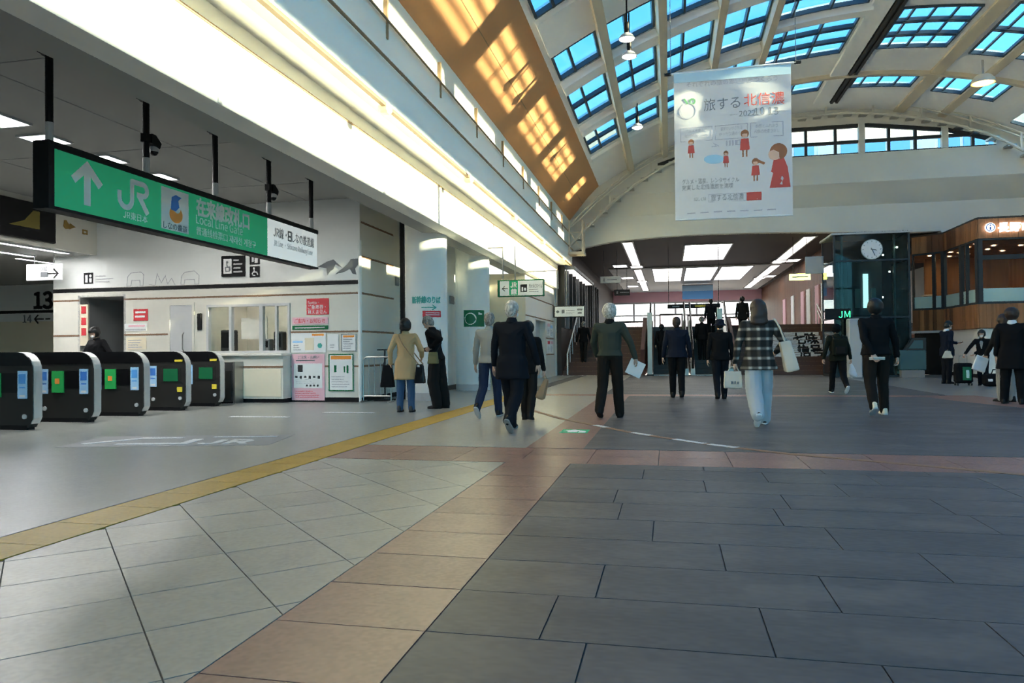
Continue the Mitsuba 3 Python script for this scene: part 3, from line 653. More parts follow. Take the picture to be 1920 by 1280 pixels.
part(em, 'crest', orient(poly2(shapely.union_all([Point(0, 0).buffer(0.07), Point(0.09, -0.01).buffer(0.05), Point(-0.02, 0.07).buffer(0.04), Polygon([(0.1, -.05), (0.24, 0), (0.1, 0.06)])]), 0.02), (-12.2, 12.85, 3.68), *EY), mat('gold', (0.35, 0.22, 0.06), 0.4, 0.3) or 'gold')
part(em, 'mark', orient(frame2(-0.07, 0.07, -0.05, 0.05, 0.03, 0.012), (-12.2, 13.35, 3.62), *EY), 'gold')

# ================================================================ TICKET GATES
def gate_profile(x0, x1, h, r):
    a = np.linspace(0, math.pi / 2, 7)
    top = [(x1 - r + r * math.sin(t), h - r + r * math.cos(t)) for t in a]
    return [(x0, 0.03), (x0, h), *top, (x1, 0.16), (x1 - 0.07, 0.03)]
gate_lab = ['', 'ticket gate at the left edge of the picture', 'second ticket gate from the left, with a green display', 'third ticket gate from the left, with a green display', 'fourth ticket gate, with a dark green panel and yellow sticker', 'last ticket gate, next to the grey cabinet of the counter']
def gate(n, y):
    g = thing('ticket_gate', 'black ' + gate_lab[n], 'ticket gate', 'ticket gates in a row')
    x0, x1, w = -10.25, -8.31, 0.13
    pf = gate_profile(x0, x1, 1.03, 0.24)
    scene[g] = mikit.ply(extr(pf, 'xz', y, y + w), 'm_gate_grey')
    pg = Polygon(pf)
    ring = pg.difference(pg.buffer(-0.02)).intersection(sbox(x1 - 0.42, 0.10, x1 + 0.1, 1.2))
    part(g, 'chrome_edge', extr(Polygon(pf).buffer(0.012, join_style='mitre').intersection(sbox(x1 - 0.34, 0.08, x1 + 0.1, 1.2)).difference(pg.buffer(-0.03)), 'xz', y + 0.01, y + w + 0.01), 'chrome', label='bright metal edge round the end')
    top = [p for p in pf if p[1] > 0.78]
    part(g, 'top_cover', extr(Polygon([(x0, 0.86), (x0, 1.042), *[(a, b + 0.012) for a, b in gate_profile(x0, x1 + 0.0, 1.03, 0.24)[2:9]], (x1, 0.86)]).buffer(0).intersection(sbox(x0, 0.86, x1 - 0.03, 1.1)), 'xz', y - 0.012, y + w - 0.02), 'black_gloss', label='glossy black top')
    part(g, 'side_band', bx(x0, x1 - 0.09, y - 0.008, y, 0.50, 0.76), 'black_gloss' if n < 4 else 'gate_grey')
    part(g, 'kick_plate', bx(x0 + 0.02, x1 - 0.1, y - 0.006, y + w, 0.0, 0.06), 'black')
    def card(x):
        c = part(g, 'card_sticker', bx(x, x + 0.15, y - 0.014, y - 0.006, 0.42, 0.79), 'sky_blue', label='pale blue card sticker')
        part(c, 'print', cat(bx(x + 0.02, x + 0.13, y - 0.017, y - 0.013, 0.62, 0.75), bx(x + 0.03, x + 0.12, y - 0.017, y - 0.013, 0.56, 0.58)), 'blue' if n % 2 else 'sign_blue')
        part(c, 'foot', bx(x + 0.03, x + 0.12, y - 0.017, y - 0.013, 0.44, 0.47), 'white')
    def button(x, z):
        part(g, 'button', orient(disc(0.032, 0.02, 12), (x, y - 0.002, z), *EX), 'light_grey')
    if n < 4:
        card(x1 - 0.23)
        button(x1 - 0.12, 0.18)
    if n > 1:
        card(x1 - (0.93 if n < 4 else 0.72))
        button(x1 - (0.84 if n < 4 else 0.64), 0.2)
    if n < 4:
        d = part(g, 'display', bx(x1 - 0.70, x1 - 0.50, y - 0.03, y - 0.004, 0.44, 0.76), 'green', label='green display panel')
        part(d, 'symbol', bx(x1 - 0.64, x1 - 0.56, y - 0.034, y - 0.028, 0.57, 0.65), 'sign_orange')
    else:
        part(g, 'display', bx(x1 - 0.43, x1 - 0.14, y - 0.02, y - 0.004, 0.52, 0.74), 'dark_green', label='dark green panel')
        part(g, 'warning_sticker', bx(x1 - 0.16, x1 - 0.06, y - 0.014, y - 0.004, 0.33, 0.42), 'yellow')
        part(g, 'corner_lamp', bx(x1 - 0.2, x1 - 0.05, y - 0.02, y - 0.004, 0.86, 0.9), 'yellow')
        button(x1 - 0.1, 0.22)
    # flap doors across the passage
    part(g, 'flap', cbx(x1 - 1.2, x1 - 0.85, y + w, y + w + 0.03, 0.45, 0.85), 'dark_grey')
for n, y in enumerate((8.2, 9.25, 10.3, 11.35, 12.35)):
    gate(n + 1, y)

# ================================================================ TICKET OFFICE WALL
cw = thing('ticket_window', 'ticket office window with steel frames behind a counter', 'window')
yf = YT - 0.03
part(cw, 'frame', cat(frame2(-9.51, -7.59, 1.0, 2.02, 0.05, 0.1).apply_transform(np.array([[1, 0, 0, 0], [0, 0, 1, yf], [0, 1, 0, 0], [0, 0, 0, 1.0]])), bx(-8.98, -8.92, yf, yf + 0.1, 1.0, 2.02), bx(-8.28, -8.2, yf, yf + 0.1, 1.0, 2.02), bx(-7.92, -7.88, yf, yf + 0.08, 1.0, 2.02)), 'light_grey')
for a, b in ((-9.46, -8.98), (-8.2, -7.92), (-7.88, -7.64)):
    part(cw, 'pane', (np.array([(a, yf + 0.05, 1.05), (b, yf + 0.05, 1.05), (b, yf + 0.05, 1.97), (a, yf + 0.05, 1.97)]), np.array([[0, 1, 2, 3]])), 'clear_glass')
part(cw, 'blind', bx(-8.9, -8.3, YT + 0.3, YT + 0.33, 1.3, 1.75), 'panel_white', label='pale half drawn blind')
scene[part(cw, 'strip_lamp', bx(-9.2, -7.9, YT + 0.9, YT + 0.98, 2.5, 2.56), 'white')]['emitter'] = {'type': 'area', 'radiance': {'type': 'rgb', 'value': [0.5, 0.5, 0.48]}}  # unseen lamp added to brighten the office behind the window
struct('wall_office_inside', cat(bx(-10.0, -6.35, 15.9, 16.0, 0, 3.0), bx(-10.05, -9.95, YT + 0.25, 16.0, 0, 3), bx(-10, -6.3, YT + 0.25, 16, 2.6, 2.7)), 'panel_white', 'inner walls of the ticket office seen through its window', 'wall')
for n_, (x, z0, z1, w, m_) in enumerate(((-9.25, 1.02, 1.5, 0.3, 'dark_grey'), (-8.35, 1.02, 1.3, 0.2, 'mid_grey'), (-8.05, 1.02, 1.45, 0.2, 'dark_grey'))):
    o_ = thing('office_machine', ['dark ticket machine behind the left window pane', 'small grey machine in the middle of the ticket window', 'dark monitor behind the right window pane'][n_], 'machine')
    part(o_, 'body', cbx(x - w / 2, x + w / 2, YT + 0.3, YT + 0.5, z0, z1, 0.02), m_)
    part(o_, 'screen', bx(x - w / 2 + 0.03, x + w / 2 - 0.03, YT + 0.29, YT + 0.3, z0 + 0.1, z1 - 0.05), 'black_gloss')
    part(o_, 'stand', bx(x - 0.06, x + 0.06, YT + 0.3, YT + 0.5, 0.98, z0), 'mid_grey')
def notice(name, label, x0, x1, z0, z1, base, items, cat_='poster', y=None, d=0.01):
    y = YT if y is None else y
    k = single(name, bx(x0, x1, y - 0.008 - d, y - 0.008, z0, z1), base, label, cat_)
    for nm, m_, mesh in items:
        for q in (mesh if isinstance(mesh, list) else [mesh]):
            part(k, nm, orient(q, (x0, y - 0.008 - d, z0), *EX), m_)
    return k
def lines(x0, x1, y0, n, dy, h=0.02, seed=0):
    r_ = np.random.default_rng(seed)
    return cat([quad(x0, x0 + (x1 - x0) * r_.uniform(0.55, 1), y0 + i * dy, y0 + i * dy + h, 0.002) for i in range(n)])
notice('red_notice', 'red notice with white writing high on the office wall right of the window', -7.22, -6.73, 1.77, 2.1, 'red', [('lettering', 'white', cat(text2('Suica・', 0.07, 0.03, 0.22), text2('ご乗車券・', 0.085, 0.03, 0.12, width=0.4), text2('買えません', 0.085, 0.03, 0.025, width=0.42)))])
notice('pink_notice', 'pink and white strip notice under the red notice', -7.54, -6.75, 1.58, 1.72, 'pink', [('lettering', 'red', text2('ご案内・お知らせ', 0.09, 0.05, 0.03, width=0.68))])
notice('green_strip', 'thin green strip sign under the pink notice', -7.54, -6.75, 1.47, 1.55, 'dark_green', [('lettering', 'light_grey', quad(0.06, 0.72, 0.025, 0.05))])
notice('leaflet_board', 'pale leaflet board with small coloured notices above the pink floor poster', -7.56, -6.8, 1.0, 1.4, 'paper', [('heading', 'sky_blue', quad(0.03, 0.25, 0.2, 0.24)), ('heading', 'sign_orange', quad(0.46, 0.72, 0.34, 0.38)), ('picture', 'cream_band', quad(0.3, 0.5, 0.05, 0.3)), ('picture', 'teal', disc(0.05, 0.003).apply_translation((0.63, 0.14, 0))), ('print', 'text_light', lines(0.04, 0.25, 0.05, 3, 0.045))])
notice('small_notice', 'small framed notice near the corner of the office wall', -6.46, -6.14, 1.02, 1.37, 'paper', [('frame', 'mid_grey', frame2(0, 0.32, 0, 0.35, 0.012)), ('heading', 'sign_orange', quad(0.04, 0.28, 0.28, 0.32)), ('print', 'text_light', lines(0.04, 0.28, 0.05, 5, 0.045, seed=2))])
notice('small_notice', 'plain pale sheet between the leaflet board and the corner notice', -6.76, -6.52, 1.04, 1.37, 'paper', [('print', 'text_light', lines(0.05, 0.2, 0.05, 2, 0.05, seed=3))])
notice('floor_poster', 'tall pink poster with small pictures reaching to the floor of the office wall', -7.56, -6.83, 0.03, 0.97, 'pink', [('lettering', 'text_grey', cat(text2('ご注意・お願い', 0.06, 0.15, 0.85), lines(0.1, 0.6, 0.8, 1, 0.05))), ('white_field', 'paper', quad(0.05, 0.68, 0.25, 0.75, 0.002)), ('picture', 'dark_grey', [quad(0.14, 0.25, 0.58, 0.72), *[quad(0.08 + 0.1 * i, 0.13 + 0.1 * i, 0.46 - 0.02 * (i % 2), 0.5) for i in range(6)], *[quad(0.32 + 0.08 * i, 0.36 + 0.08 * i, 0.28, 0.32) for i in range(4)]]), ('print', 'text_light', lines(0.1, 0.62, 0.34, 3, 0.04, 0.012)), ('print', 'red', lines(0.08, 0.66, 0.06, 4, 0.04, 0.012, 5))])
notice('framed_poster', 'white poster in a green frame with a red heading by the wall corner', -6.74, -6.2, 0.22, 0.97, 'paper', [('frame', 'dark_green', frame2(0, 0.54, 0, 0.75, 0.02)), ('heading', 'sign_orange', quad(0.05, 0.49, 0.64, 0.71)), ('picture', 'dark_green', [quad(0.12, 0.17, 0.38, 0.52), quad(0.33, 0.36, 0.38, 0.5), quad(0.39, 0.43, 0.36, 0.52)]), ('print', 'text_light', lines(0.06, 0.47, 0.08, 5, 0.05, 0.014, 7))])
notice('red_sign', 'small red sign on the wall between the doorway and the grey door', -11.28, -10.93, 1.72, 1.97, 'red', [('lettering', 'white', [quad(0.05, 0.3, 0.16, 0.2), quad(0.04, 0.28, 0.07, 0.11)])])
notice('strip_notice', 'white strip notice under the small red sign', -11.5, -10.95, 1.5, 1.66, 'paper', [('print', 'pink', quad(0.1, 0.5, 0.09, 0.13)), ('print', 'text_light', quad(0.02, 0.52, 0.02, 0.045))])
notice('leaflet_board', 'low cream notice board by the doorway', -11.45, -10.97, 1.1, 1.36, 'cream_band', [('print', 'text_light', lines(0.04, 0.4, 0.04, 4, 0.05, seed=9))])
notice('accessible_sign', 'black framed sign with a white wheelchair symbol on the upper office wall', -9.13, -8.6, 2.6, 3.03, 'black', [('field', 'paper', quad(0.05, 0.24, 0.06, 0.37)), ('symbol', 'text_grey', cat(disc(0.025, 0.007).apply_translation((0.14, 0.3, 0)), frame2(0.09, 0.2, 0.1, 0.2, 0.02, 0.007), line2([(0.13, 0.28), (0.14, 0.2), (0.2, 0.2), (0.22, 0.12)], 0.02, 0.007))), ('lettering', 'light_grey', lines(0.28, 0.49, 0.08, 4, 0.08, 0.03, 4))], 'sign', d=0.05)
for n_, z in enumerate((2.84, 2.57)):
    notice('pictogram_sign', ['black square elevator pictogram, upper of the two under the white end of the green sign', 'black square wheelchair pictogram, lower of the two under the white end of the green sign'][n_], -8.5, -8.27, z, z + 0.23, 'black', [('symbol', 'white', cat(quad(0.05, 0.1, 0.05, 0.15), quad(0.12, 0.19, 0.03, 0.13), disc(0.025).apply_translation((0.08, 0.18, 0))) if n_ == 0 else cat(disc(0.02).apply_translation((0.1, 0.19, 0)), line2([(0.1, 0.17), (0.11, 0.11), (0.16, 0.11), (0.19, 0.05)], 0.02), line2([(0.09, 0.12), (0.06, 0.08), (0.08, 0.04), (0.13, 0.04)], 0.018)))], 'sign')
notice('pictogram_sign', 'black square toilet pictogram with small writing on the upper wall at the left', -12.53, -12.3, 2.55, 2.79, 'black', [('symbol', 'white', cat(quad(0.04, 0.1, 0.03, 0.19), quad(0.14, 0.2, 0.03, 0.12), disc(0.03).apply_translation((0.17, 0.17, 0)))), ('lettering', 'text_light', cat(quad(0.3, 0.55, 0.15, 0.17), quad(0.3, 0.75, 0.09, 0.105), quad(0.3, 0.65, 0.03, 0.045)))], 'sign')
zoo = cat(line2([(0, 0), (0.02, 0.2), (0.1, 0.28), (0.35, 0.3), (0.42, 0.24), (0.4, 0.0), (0.33, 0.0), (0.32, 0.12), (0.12, 0.12), (0.1, 0.0), (0, 0)], 0.012),
          line2([(0.55, 0.02), (0.7, 0.0), (0.75, 0.25), (0.85, 0.05), (0.95, 0.2), (1.0, 0.02), (1.1, 0.14), (1.18, 0.0)], 0.012),
          line2([(1.32, 0.0), (1.34, 0.18), (1.42, 0.26), (1.65, 0.28), (1.76, 0.18), (1.75, 0.0), (1.66, 0.0), (1.65, 0.1), (1.42, 0.1), (1.4, 0.0), (1.32, 0)], 0.012))
single('wall_drawing', orient(zoo, (-11.45, YT - 0.007, 2.47), *EX), 'text_light', 'thin outline drawing of animals above the black band', 'wall drawing')
bird = lambda o: cat([orient(poly2(Polygon([(-.3, .06), (-.1, .03), (-.08, -.12), (-.02, -.04), (.05, .0), (.1, .1), (.26, .02), (.12, .14), (.06, .2), (-.06, .17)]), 0.006), o, *EX)])
single('wall_decal', bird((-6.68, YT - 0.006, 2.68)), 'text_grey', 'dark bird shaped wall decal, further from the wall corner', 'wall decal', 'bird decals')
single('wall_decal', orient(poly2(Polygon([(-.3, -.1), (-.1, -.06), (0.02, .0), (0.08, -.1), (.16, -.12), (.13, .0), (.2, .08), (.2, .2), (.05, .2), (-.05, .08)]), 0.006), (-6.29, YT - 0.006, 2.68), *EX), 'text_grey', 'dark bird shaped wall decal nearest the wall corner', 'wall decal', 'bird decals')
md = structure('door_1', 'grey metal door with a lever handle beside the ticket window', 'door')
scene[md] = mikit.ply(bx(-10.38, -9.85, YT - 0.02, YT + 0.02, 0.03, 2.03), 'm_light_grey')
part(md, 'frame', cat(bx(-10.43, -10.38, YT - 0.03, YT, 0, 2.08), bx(-9.85, -9.80, YT - 0.03, YT, 0, 2.08), bx(-10.43, -9.8, YT - 0.03, YT, 2.03, 2.08)), 'panel_white')
part(md, 'handle', tube([(-10.05, YT - 0.02, 1.05), (-10.05, YT - 0.07, 1.1), (-10.05, YT - 0.07, 1.4), (-10.05, YT - 0.02, 1.45)], 0.012), 'steel')
single('wall_intercom', cbx(-9.72, -9.62, YT - 0.05, YT, 1.5, 1.85), 'black', 'narrow black intercom panel between the grey door and the window', 'intercom')
dk = structure('door_2', 'dark open passage in the office wall', 'door')
scene[dk] = mikit.ply(cat(bx(-12.65, -11.54, 15.9, 16.0, 0, 2.3), bx(-12.7, -12.65, YT, 16, 0, 2.3), bx(-11.54, -11.49, YT, 16, 0, 2.3), bx(-12.7, -11.5, YT, 16, 2.26, 2.3)), 'm_mid_grey')
rp = single('pillar_notice', bx(-12.62, -12.42, YT - 0.03, YT + 0.01, 1.2, 2.1), 'cream_band', 'narrow notice with red squares at the left of the dark passage', 'notice')
part(rp, 'red_square', cat([bx(-12.58, -12.46, YT - 0.036, YT - 0.03, z, z + 0.16) for z in (1.9, 1.65, 1.42)]), 'red')
ct = thing('ticket_counter', 'cream ticket counter below the office window', 'counter')
part(ct, 'body', bx(-8.97, -7.58, YT - 0.32, YT - 0.02, 0.08, 0.94), 'panel_white')
part(ct, 'worktop', cbx(-9.5, -7.56, YT - 0.42, YT - 0.005, 0.94, 1.0, 0.015), 'panel_white')
part(ct, 'trim', bx(-8.97, -7.58, YT - 0.33, YT - 0.31, 0.7, 0.74), 'brown_line')
part(ct, 'panel', cbx(-8.85, -7.62, YT - 0.335, YT - 0.32, 0.12, 0.68), 'cream_band')
part(ct, 'plinth', bx(-8.97, -7.58, YT - 0.28, YT - 0.02, 0, 0.08), 'black')
cb = thing('grey_cabinet', 'dark grey cabinet between the last gate and the counter', 'cabinet')
part(cb, 'body', cbx(-9.02, -8.5, YT - 0.62, YT - 0.33, 0.03, 0.82), 'dark_grey')
part(cb, 'door', cbx(-8.98, -8.54, YT - 0.64, YT - 0.62, 0.08, 0.66), 'gate_grey')
part(cb, 'edge', bx(-8.5, -8.46, YT - 0.63, YT - 0.33, 0, 0.83), 'steel')
part(cb, 'base', bx(-9.0, -8.52, YT - 0.6, YT - 0.35, 0, 0.03), 'black')
# signs on the far platform wall
pn = single('platform_number', orient(text2('13', 0.62, 0, 0, 0.02, bold=True), (-20.2, 19.98, 2.52), *EX), 'black', 'large black platform number 13 on the far wall at the left', 'number')
pa = thing('platform_sign', 'black 14 with an arrow pointing left on the far wall', 'sign')
part(pa, 'number', orient(text2('14', 0.3, 0, 0, 0.02), (-20.6, 19.96, 2.06), *EX), 'text_grey')
part(pa, 'arrow', orient(cat(quad(0, 0.35, -0.02, 0.02), line2([(0.14, 0.14), (0, 0), (0.14, -0.14)], 0.05), quad(0.42, 0.6, -0.02, 0.02)), (-20.15, 19.96, 2.17), *EX), 'black')
wsn = thing('hanging_sign', 'white hanging sign with a black arrow at the left end of the office wall', 'sign')
part(wsn, 'board', cbx(-13.7, -12.8, YT - 0.35, YT - 0.3, 2.62, 2.98), 'sign_white')
part(wsn, 'arrow', orient(cat(quad(0, 0.26, -0.012, 0.012), line2([(0.16, 0.1), (0.27, 0), (0.16, -0.1)], 0.03)), (-13.15, YT - 0.35, 2.76), *EX), 'black')
part(wsn, 'lettering', orient(cat(text2('出口のりば', 0.09, 0, 0.05), quad(0.33, 0.52, -0.09, 0.02)), (-13.65, YT - 0.35, 2.78), *EX), 'text_grey')
part(wsn, 'rod', cat(cyl(-13.5, YT - 0.325, 2.98, 3.2, 0.012, 8), cyl(-13.0, YT - 0.325, 2.98, 3.2, 0.012, 8)), 'mid_grey')
# barrier of tubes in front of the return wall
br = thing('tube_barrier', 'grey tubular barrier standing between the office corner and the woman in beige', 'barrier')
bo = np.array((-6.05, 13.75, 0.0))
hoop = lambda x0, x1, z1: tube([(bo[0] + x0, bo[1], 0.02), (bo[0] + x0, bo[1], z1 - 0.06), (bo[0] + x0 + 0.06, bo[1], z1), (bo[0] + x1 - 0.06, bo[1], z1), (bo[0] + x1, bo[1], z1 - 0.06), (bo[0] + x1, bo[1], 0.02)], 0.016)
part(br, 'hoop', hoop(0.03, 0.62, 0.9), 'steel', 30)
part(br, 'upright', cat([tube([(bo[0] + q, bo[1], 0.12), (bo[0] + q, bo[1], 0.9)], 0.01, 6) for q in (0.15, 0.27, 0.4, 0.52)]), 'steel', 30)
part(br, 'rail', tube([(bo[0] + 0.03, bo[1], 0.12), (bo[0] + 0.62, bo[1], 0.12)], 0.014), 'steel', 30)
part(br, 'foot', cat([bx(bo[0] + q, bo[0] + q + 0.03, bo[1] - 0.16, bo[1] + 0.16, 0, 0.03) for q in (0.02, 0.6)]), 'steel')
st = thing('sign_stand', 'thin black T shaped stand behind the tubular barrier', 'stand')
part(st, 'pole', cyl(-5.72, 14.15, 0.03, 1.05, 0.018, 10), 'dark_grey')
part(st, 'crossbar', bx(-5.88, -5.56, 14.13, 14.17, 1.03, 1.06), 'dark_grey')
part(st, 'base', bx(-5.9, -5.55, 14.0, 14.3, 0, 0.03), 'black')
# writing on the columns
def on_col(m, x, y, r, z, ang):
    """wrap a flat mesh round a column; ang = azimuth of its middle, seen from outside"""
    v = np.array(m.vertices)
    a = ang + v[:, 0] / r
    q = r + v[:, 2]
    return trimesh.Trimesh(np.stack([x + q * np.cos(a), y + q * np.sin(a), z + v[:, 1]], 1), m.faces, process=False)
a0 = math.atan2(-14.6, 4.97)
k1 = single('column_lettering', on_col(text2('新幹線のりば', 0.13, 0, 0, 0.006, True, 'c', 0.62), -4.97, 14.6, 0.44, 2.0, a0 - 0.0), 'teal', 'green writing and arrow on the first column', 'lettering')
part(k1, 'arrow', on_col(cat([quad(-0.14 + 0.04 * i, -0.10 + 0.04 * i, -0.008, 0.008, 0.006) for i in range(7)] + [line2([(0.08, 0.05), (0.16, 0), (0.08, -0.05)], 0.02, 0.006)]), -4.97, 14.6, 0.44, 1.9, a0 + 0.1), 'teal')
k2 = thing('column_sticker', 'red sticker with white lines on the first column', 'sticker')
scene[k2] = mikit.ply(on_col(cat([quad(-0.2 + 0.05 * i, -0.15 + 0.05 * i, 0, 0.13, 0.005) for i in range(8)]), -4.97, 14.6, 0.44, 1.7, a0 + 0.28), 'm_red')
part(k2, 'print', on_col(cat([quad(-0.14 + 0.05 * i, -0.09 + 0.05 * i, z, z + 0.02, 0.008) for i in range(6) for z in (0.04, 0.08)]), -4.97, 14.6, 0.44, 1.7, a0 + 0.28), 'pink')
b0 = math.atan2(-18.3, 4.97)
k3 = thing('column_poster', 'green framed poster with a pale oval on the second column', 'poster')
scene[k3] = mikit.ply(on_col(cat([quad(-0.28 + 0.05 * i, -0.23 + 0.05 * i, 0, 0.42, 0.005) for i in range(11)]), -4.97, 18.3, 0.44, 1.62, b0 + 0.1), 'm_dark_green')
part(k3, 'field', on_col(poly2(affinity.scale(Point(-0.1, 0.2).buffer(0.15), 1, 1), 0.008), -4.97, 18.3, 0.44, 1.62, b0 + 0.1), 'paper')
part(k3, 'print', on_col(cat(quad(0.1, 0.14, 0.3, 0.36, 0.008), quad(0.14, 0.2, 0.3, 0.34, 0.008)), -4.97, 18.3, 0.44, 1.62, b0 + 0.1), 'paper')

# two hanging signs along the left wall
def board_sign(label, x0, x1, y, z0, z1, items, top):
    s = thing('hanging_sign', label, 'sign')
    part(s, 'box', cbx(x0, x1, y, y + 0.16, z0, z1, 0.01), 'dark_green' if items[0] == 'g' else 'dark_grey')
    part(s, 'face', bx(x0 + 0.06, x1 - 0.02, y - 0.004, y, z0 + 0.02, z1 - 0.03), 'sign_white')
    for nm, m_, mesh in items[1:]:
        for q in (mesh if isinstance(mesh, list) else [mesh]):
            part(s, nm, orient(q, (x0, y - 0.004, z0), *EX), m_)
    part(s, 'rod', cat(cyl(x0 + 0.12, y + 0.08, z1, top, 0.016, 8), cyl(x0 + 0.42, y + 0.08, z1, top, 0.016, 8)), 'mid_grey')
    part(s, 'bracket', tube([(x0 + 0.12, y + 0.08, top - 0.02), (-4.25, y + 0.08, top - 0.02)], 0.016, 8), 'mid_grey')
board_sign('white hanging sign with a green JR field in front of the second column', -4.0, -2.88, 17.0, 2.29, 2.69, ['g', ('arrow', 'black', cat(quad(0.12, 0.26, 0.185, 0.2), line2([(0.18, 0.25), (0.12, 0.19), (0.18, 0.13)], 0.016))), ('green_field', 'jr_green', quad(0.29, 0.5, 0.03, 0.37, 0.003)), ('logo', 'white', cat(text2('JR', 0.13, 0.32, 0.22, 0.006, True, width=0.15), text2('線', 0.13, 0.33, 0.06, 0.006, True))), ('symbol', 'black', cat(quad(0.56, 0.72, 0.1, 0.28), )), ('symbol', 'white', cat(quad(0.59, 0.63, 0.12, 0.22, 0.007), quad(0.65, 0.7, 0.13, 0.2, 0.007))), ('lettering', 'text_grey', [text2('善光寺口のりば', 0.09, 0.77, 0.2, width=0.32), quad(0.77, 0.98, 0.15, 0.165), quad(0.77, 1.0, 0.1, 0.112)])], 3.5)
board_sign('white hanging sign with pictograms further along the left wall', -3.45, -2.48, 22.0, 2.0, 2.35, ['k', ('symbol', 'text_grey', cat(disc(0.045).apply_translation((0.15, 0.17, 0)), quad(0.27, 0.36, 0.12, 0.23))), ('symbol', 'text_grey', [quad(0.74, 0.9, 0.2, 0.25), quad(0.76, 0.88, 0.1, 0.15)]), ('lettering', 'text_light', [quad(0.4, 0.68, 0.19, 0.215), quad(0.4, 0.66, 0.14, 0.155), quad(0.4, 0.6, 0.1, 0.112)])], 3.45)
# ================================================================ CATWALK TRUSS ON THE END WALL
YW = YE - 0.95
CS = YW / 29.5
def cw_(x, z): return (CS * x, YW, 1 + CS * (z - 1))
upp = [(-3.95, 6.05), (-3.64, 6.33), (-2.44, 7.39), (-1.27, 8.24), (0.2, 9.0), (2.4, 9.8), (4.4, 10.25), (6.26, 10.37), (8.71, 10.11), (10.49, 9.53), (12.56, 8.64), (14.2, 7.7)]
loww = [(-3.95, 5.2), (-3.58, 5.57), (-1.91, 7.11), (-0.23, 8.18), (2.4, 9.25), (4.4, 9.72), (6.4, 9.85), (9.01, 9.49), (11.36, 8.73), (12.55, 8.01), (14.2, 6.9)]
def crv(pts, n=34):
    p = np.array(pts)
    xs = np.linspace(-3.9, 14.1, n)
    from scipy.interpolate import PchipInterpolator
    return list(zip(xs, PchipInterpolator(p[:, 0], p[:, 1])(xs)))
U_, L_c = crv(upp), crv(loww)
kw = thing('arched_catwalk', 'cream arched maintenance catwalk with railings along the end wall', 'catwalk')
part(kw, 'top_rail', tube([cw_(*p) for p in U_], 0.035, 8), 'panel_white', 30)
part(kw, 'mid_rail', tube([cw_(x, z - 0.16) for x, z in U_], 0.03, 8), 'panel_white', 30)
part(kw, 'stringer', tube([cw_(*p) for p in L_c], 0.05, 8), 'panel_white', 30)
part(kw, 'stringer', tube([tuple(np.array(cw_(x, z + 0.08)) + (0, 0.5, 0)) for x, z in L_c], 0.03, 8), 'rib_cream', 30)
for i in range(0, len(U_), 3):
    part(kw, 'post', bar(cw_(*L_c[i]), cw_(*U_[i]), 0.06, 0.06), 'panel_white')
for i in range(len(L_c) - 1):
    x, z = L_c[i]
    x2, z2 = L_c[i + 1]
    m_ = cw_((x + x2) / 2, (z + z2) / 2)
    part(kw, 'tread', bx(m_[0] - 0.13, m_[0] + 0.13, YW, YW + 0.5, m_[2] - 0.02, m_[2] + 0.05), 'steel')
pf_ = thing('catwalk_platform', 'small cream platform with posts at the lower end of the catwalk', 'platform')
part(pf_, 'deck', bx(-3.75, -3.1, YW - 0.25, YW + 0.5, 4.62, 4.72), 'rib_cream')
for x, y in ((-3.65, YW - 0.2), (-3.15, YW - 0.2), (-3.15, YW + 0.4)):
    part(pf_, 'post', bx(x - 0.03, x + 0.03, y - 0.03, y + 0.03, 4.7, 5.9), 'rib_cream')
part(pf_, 'brace', bar((-3.65, YW - 0.2, 5.5), (-3.15, YW - 0.2, 4.75), 0.03, 0.03), 'rib_cream')
part(pf_, 'rail', bar((-3.68, YW - 0.2, 5.45), (-3.12, YW - 0.2, 5.45), 0.03, 0.03), 'rib_cream')

# ================================================================ HANGING BANNER
by = 13.0
bx0, bx1, bz0, bz1 = 0.13, 2.06, 3.24, 5.79
bn = thing('event_banner', 'large white hanging banner with red lettering and figures', 'banner')
nx_, nz_ = 24, 30
gx_, gz_ = np.meshgrid(np.linspace(bx0, bx1, nx_), np.linspace(bz0, bz1, nz_))
def bwave(x, z): return by + 0.016 * np.sin(x * 5.1 + z * 2.0) + 0.012 * np.sin(z * 4.3 - x * 3.0)
def bfront(m, push=0.004):
    v = np.array(m.vertices)
    x, z = bx0 + v[:, 0], bz0 + v[:, 1]
    return trimesh.Trimesh(np.stack([x, bwave(x, z) - push - v[:, 2], z], 1), m.faces, process=False)
scene['m_banner_cloth'] = {'type': 'principledthin', 'base_color': {'type': 'rgb', 'value': [0.78, 0.79, 0.82]}, 'roughness': 0.6, 'diff_trans': 0.75, 'spec_trans': 0.0}
f_ = [[i * nx_ + j, i * nx_ + j + 1, (i + 1) * nx_ + j + 1, (i + 1) * nx_ + j] for i in range(nz_ - 1) for j in range(nx_ - 1)]
scene[bn] = mikit.ply((np.stack([gx_.ravel(), bwave(gx_, gz_).ravel(), gz_.ravel()], 1), np.array(f_)), 'm_banner_cloth', True)
W_, H_ = bx1 - bx0, bz1 - bz0
mat('print_red', (0.60, 0.10, 0.08), 0.7); mat('print_grey', (0.24, 0.25, 0.28), 0.7); mat('print_blue', (0.42, 0.66, 0.82), 0.7); mat('print_pale', (0.5, 0.5, 0.56), 0.7)
mat('print_brown', (0.38, 0.15, 0.07), 0.7); mat('print_skin', (0.78, 0.52, 0.38), 0.7); mat('print_green', (0.12, 0.32, 0.16), 0.7); mat('print_band', (0.50, 0.68, 0.78), 0.7)
D_ = 0.002
part(bn, 'header_band', bfront(quad(0.0, W_, H_ - 0.17, H_ - 0.005, D_)), 'print_band')
part(bn, 'lettering', bfront(text2('それぞれの旅の思い出をつくろう', 0.085, W_ / 2, H_ - 0.245, D_, align='c', width=1.5)), 'print_pale')
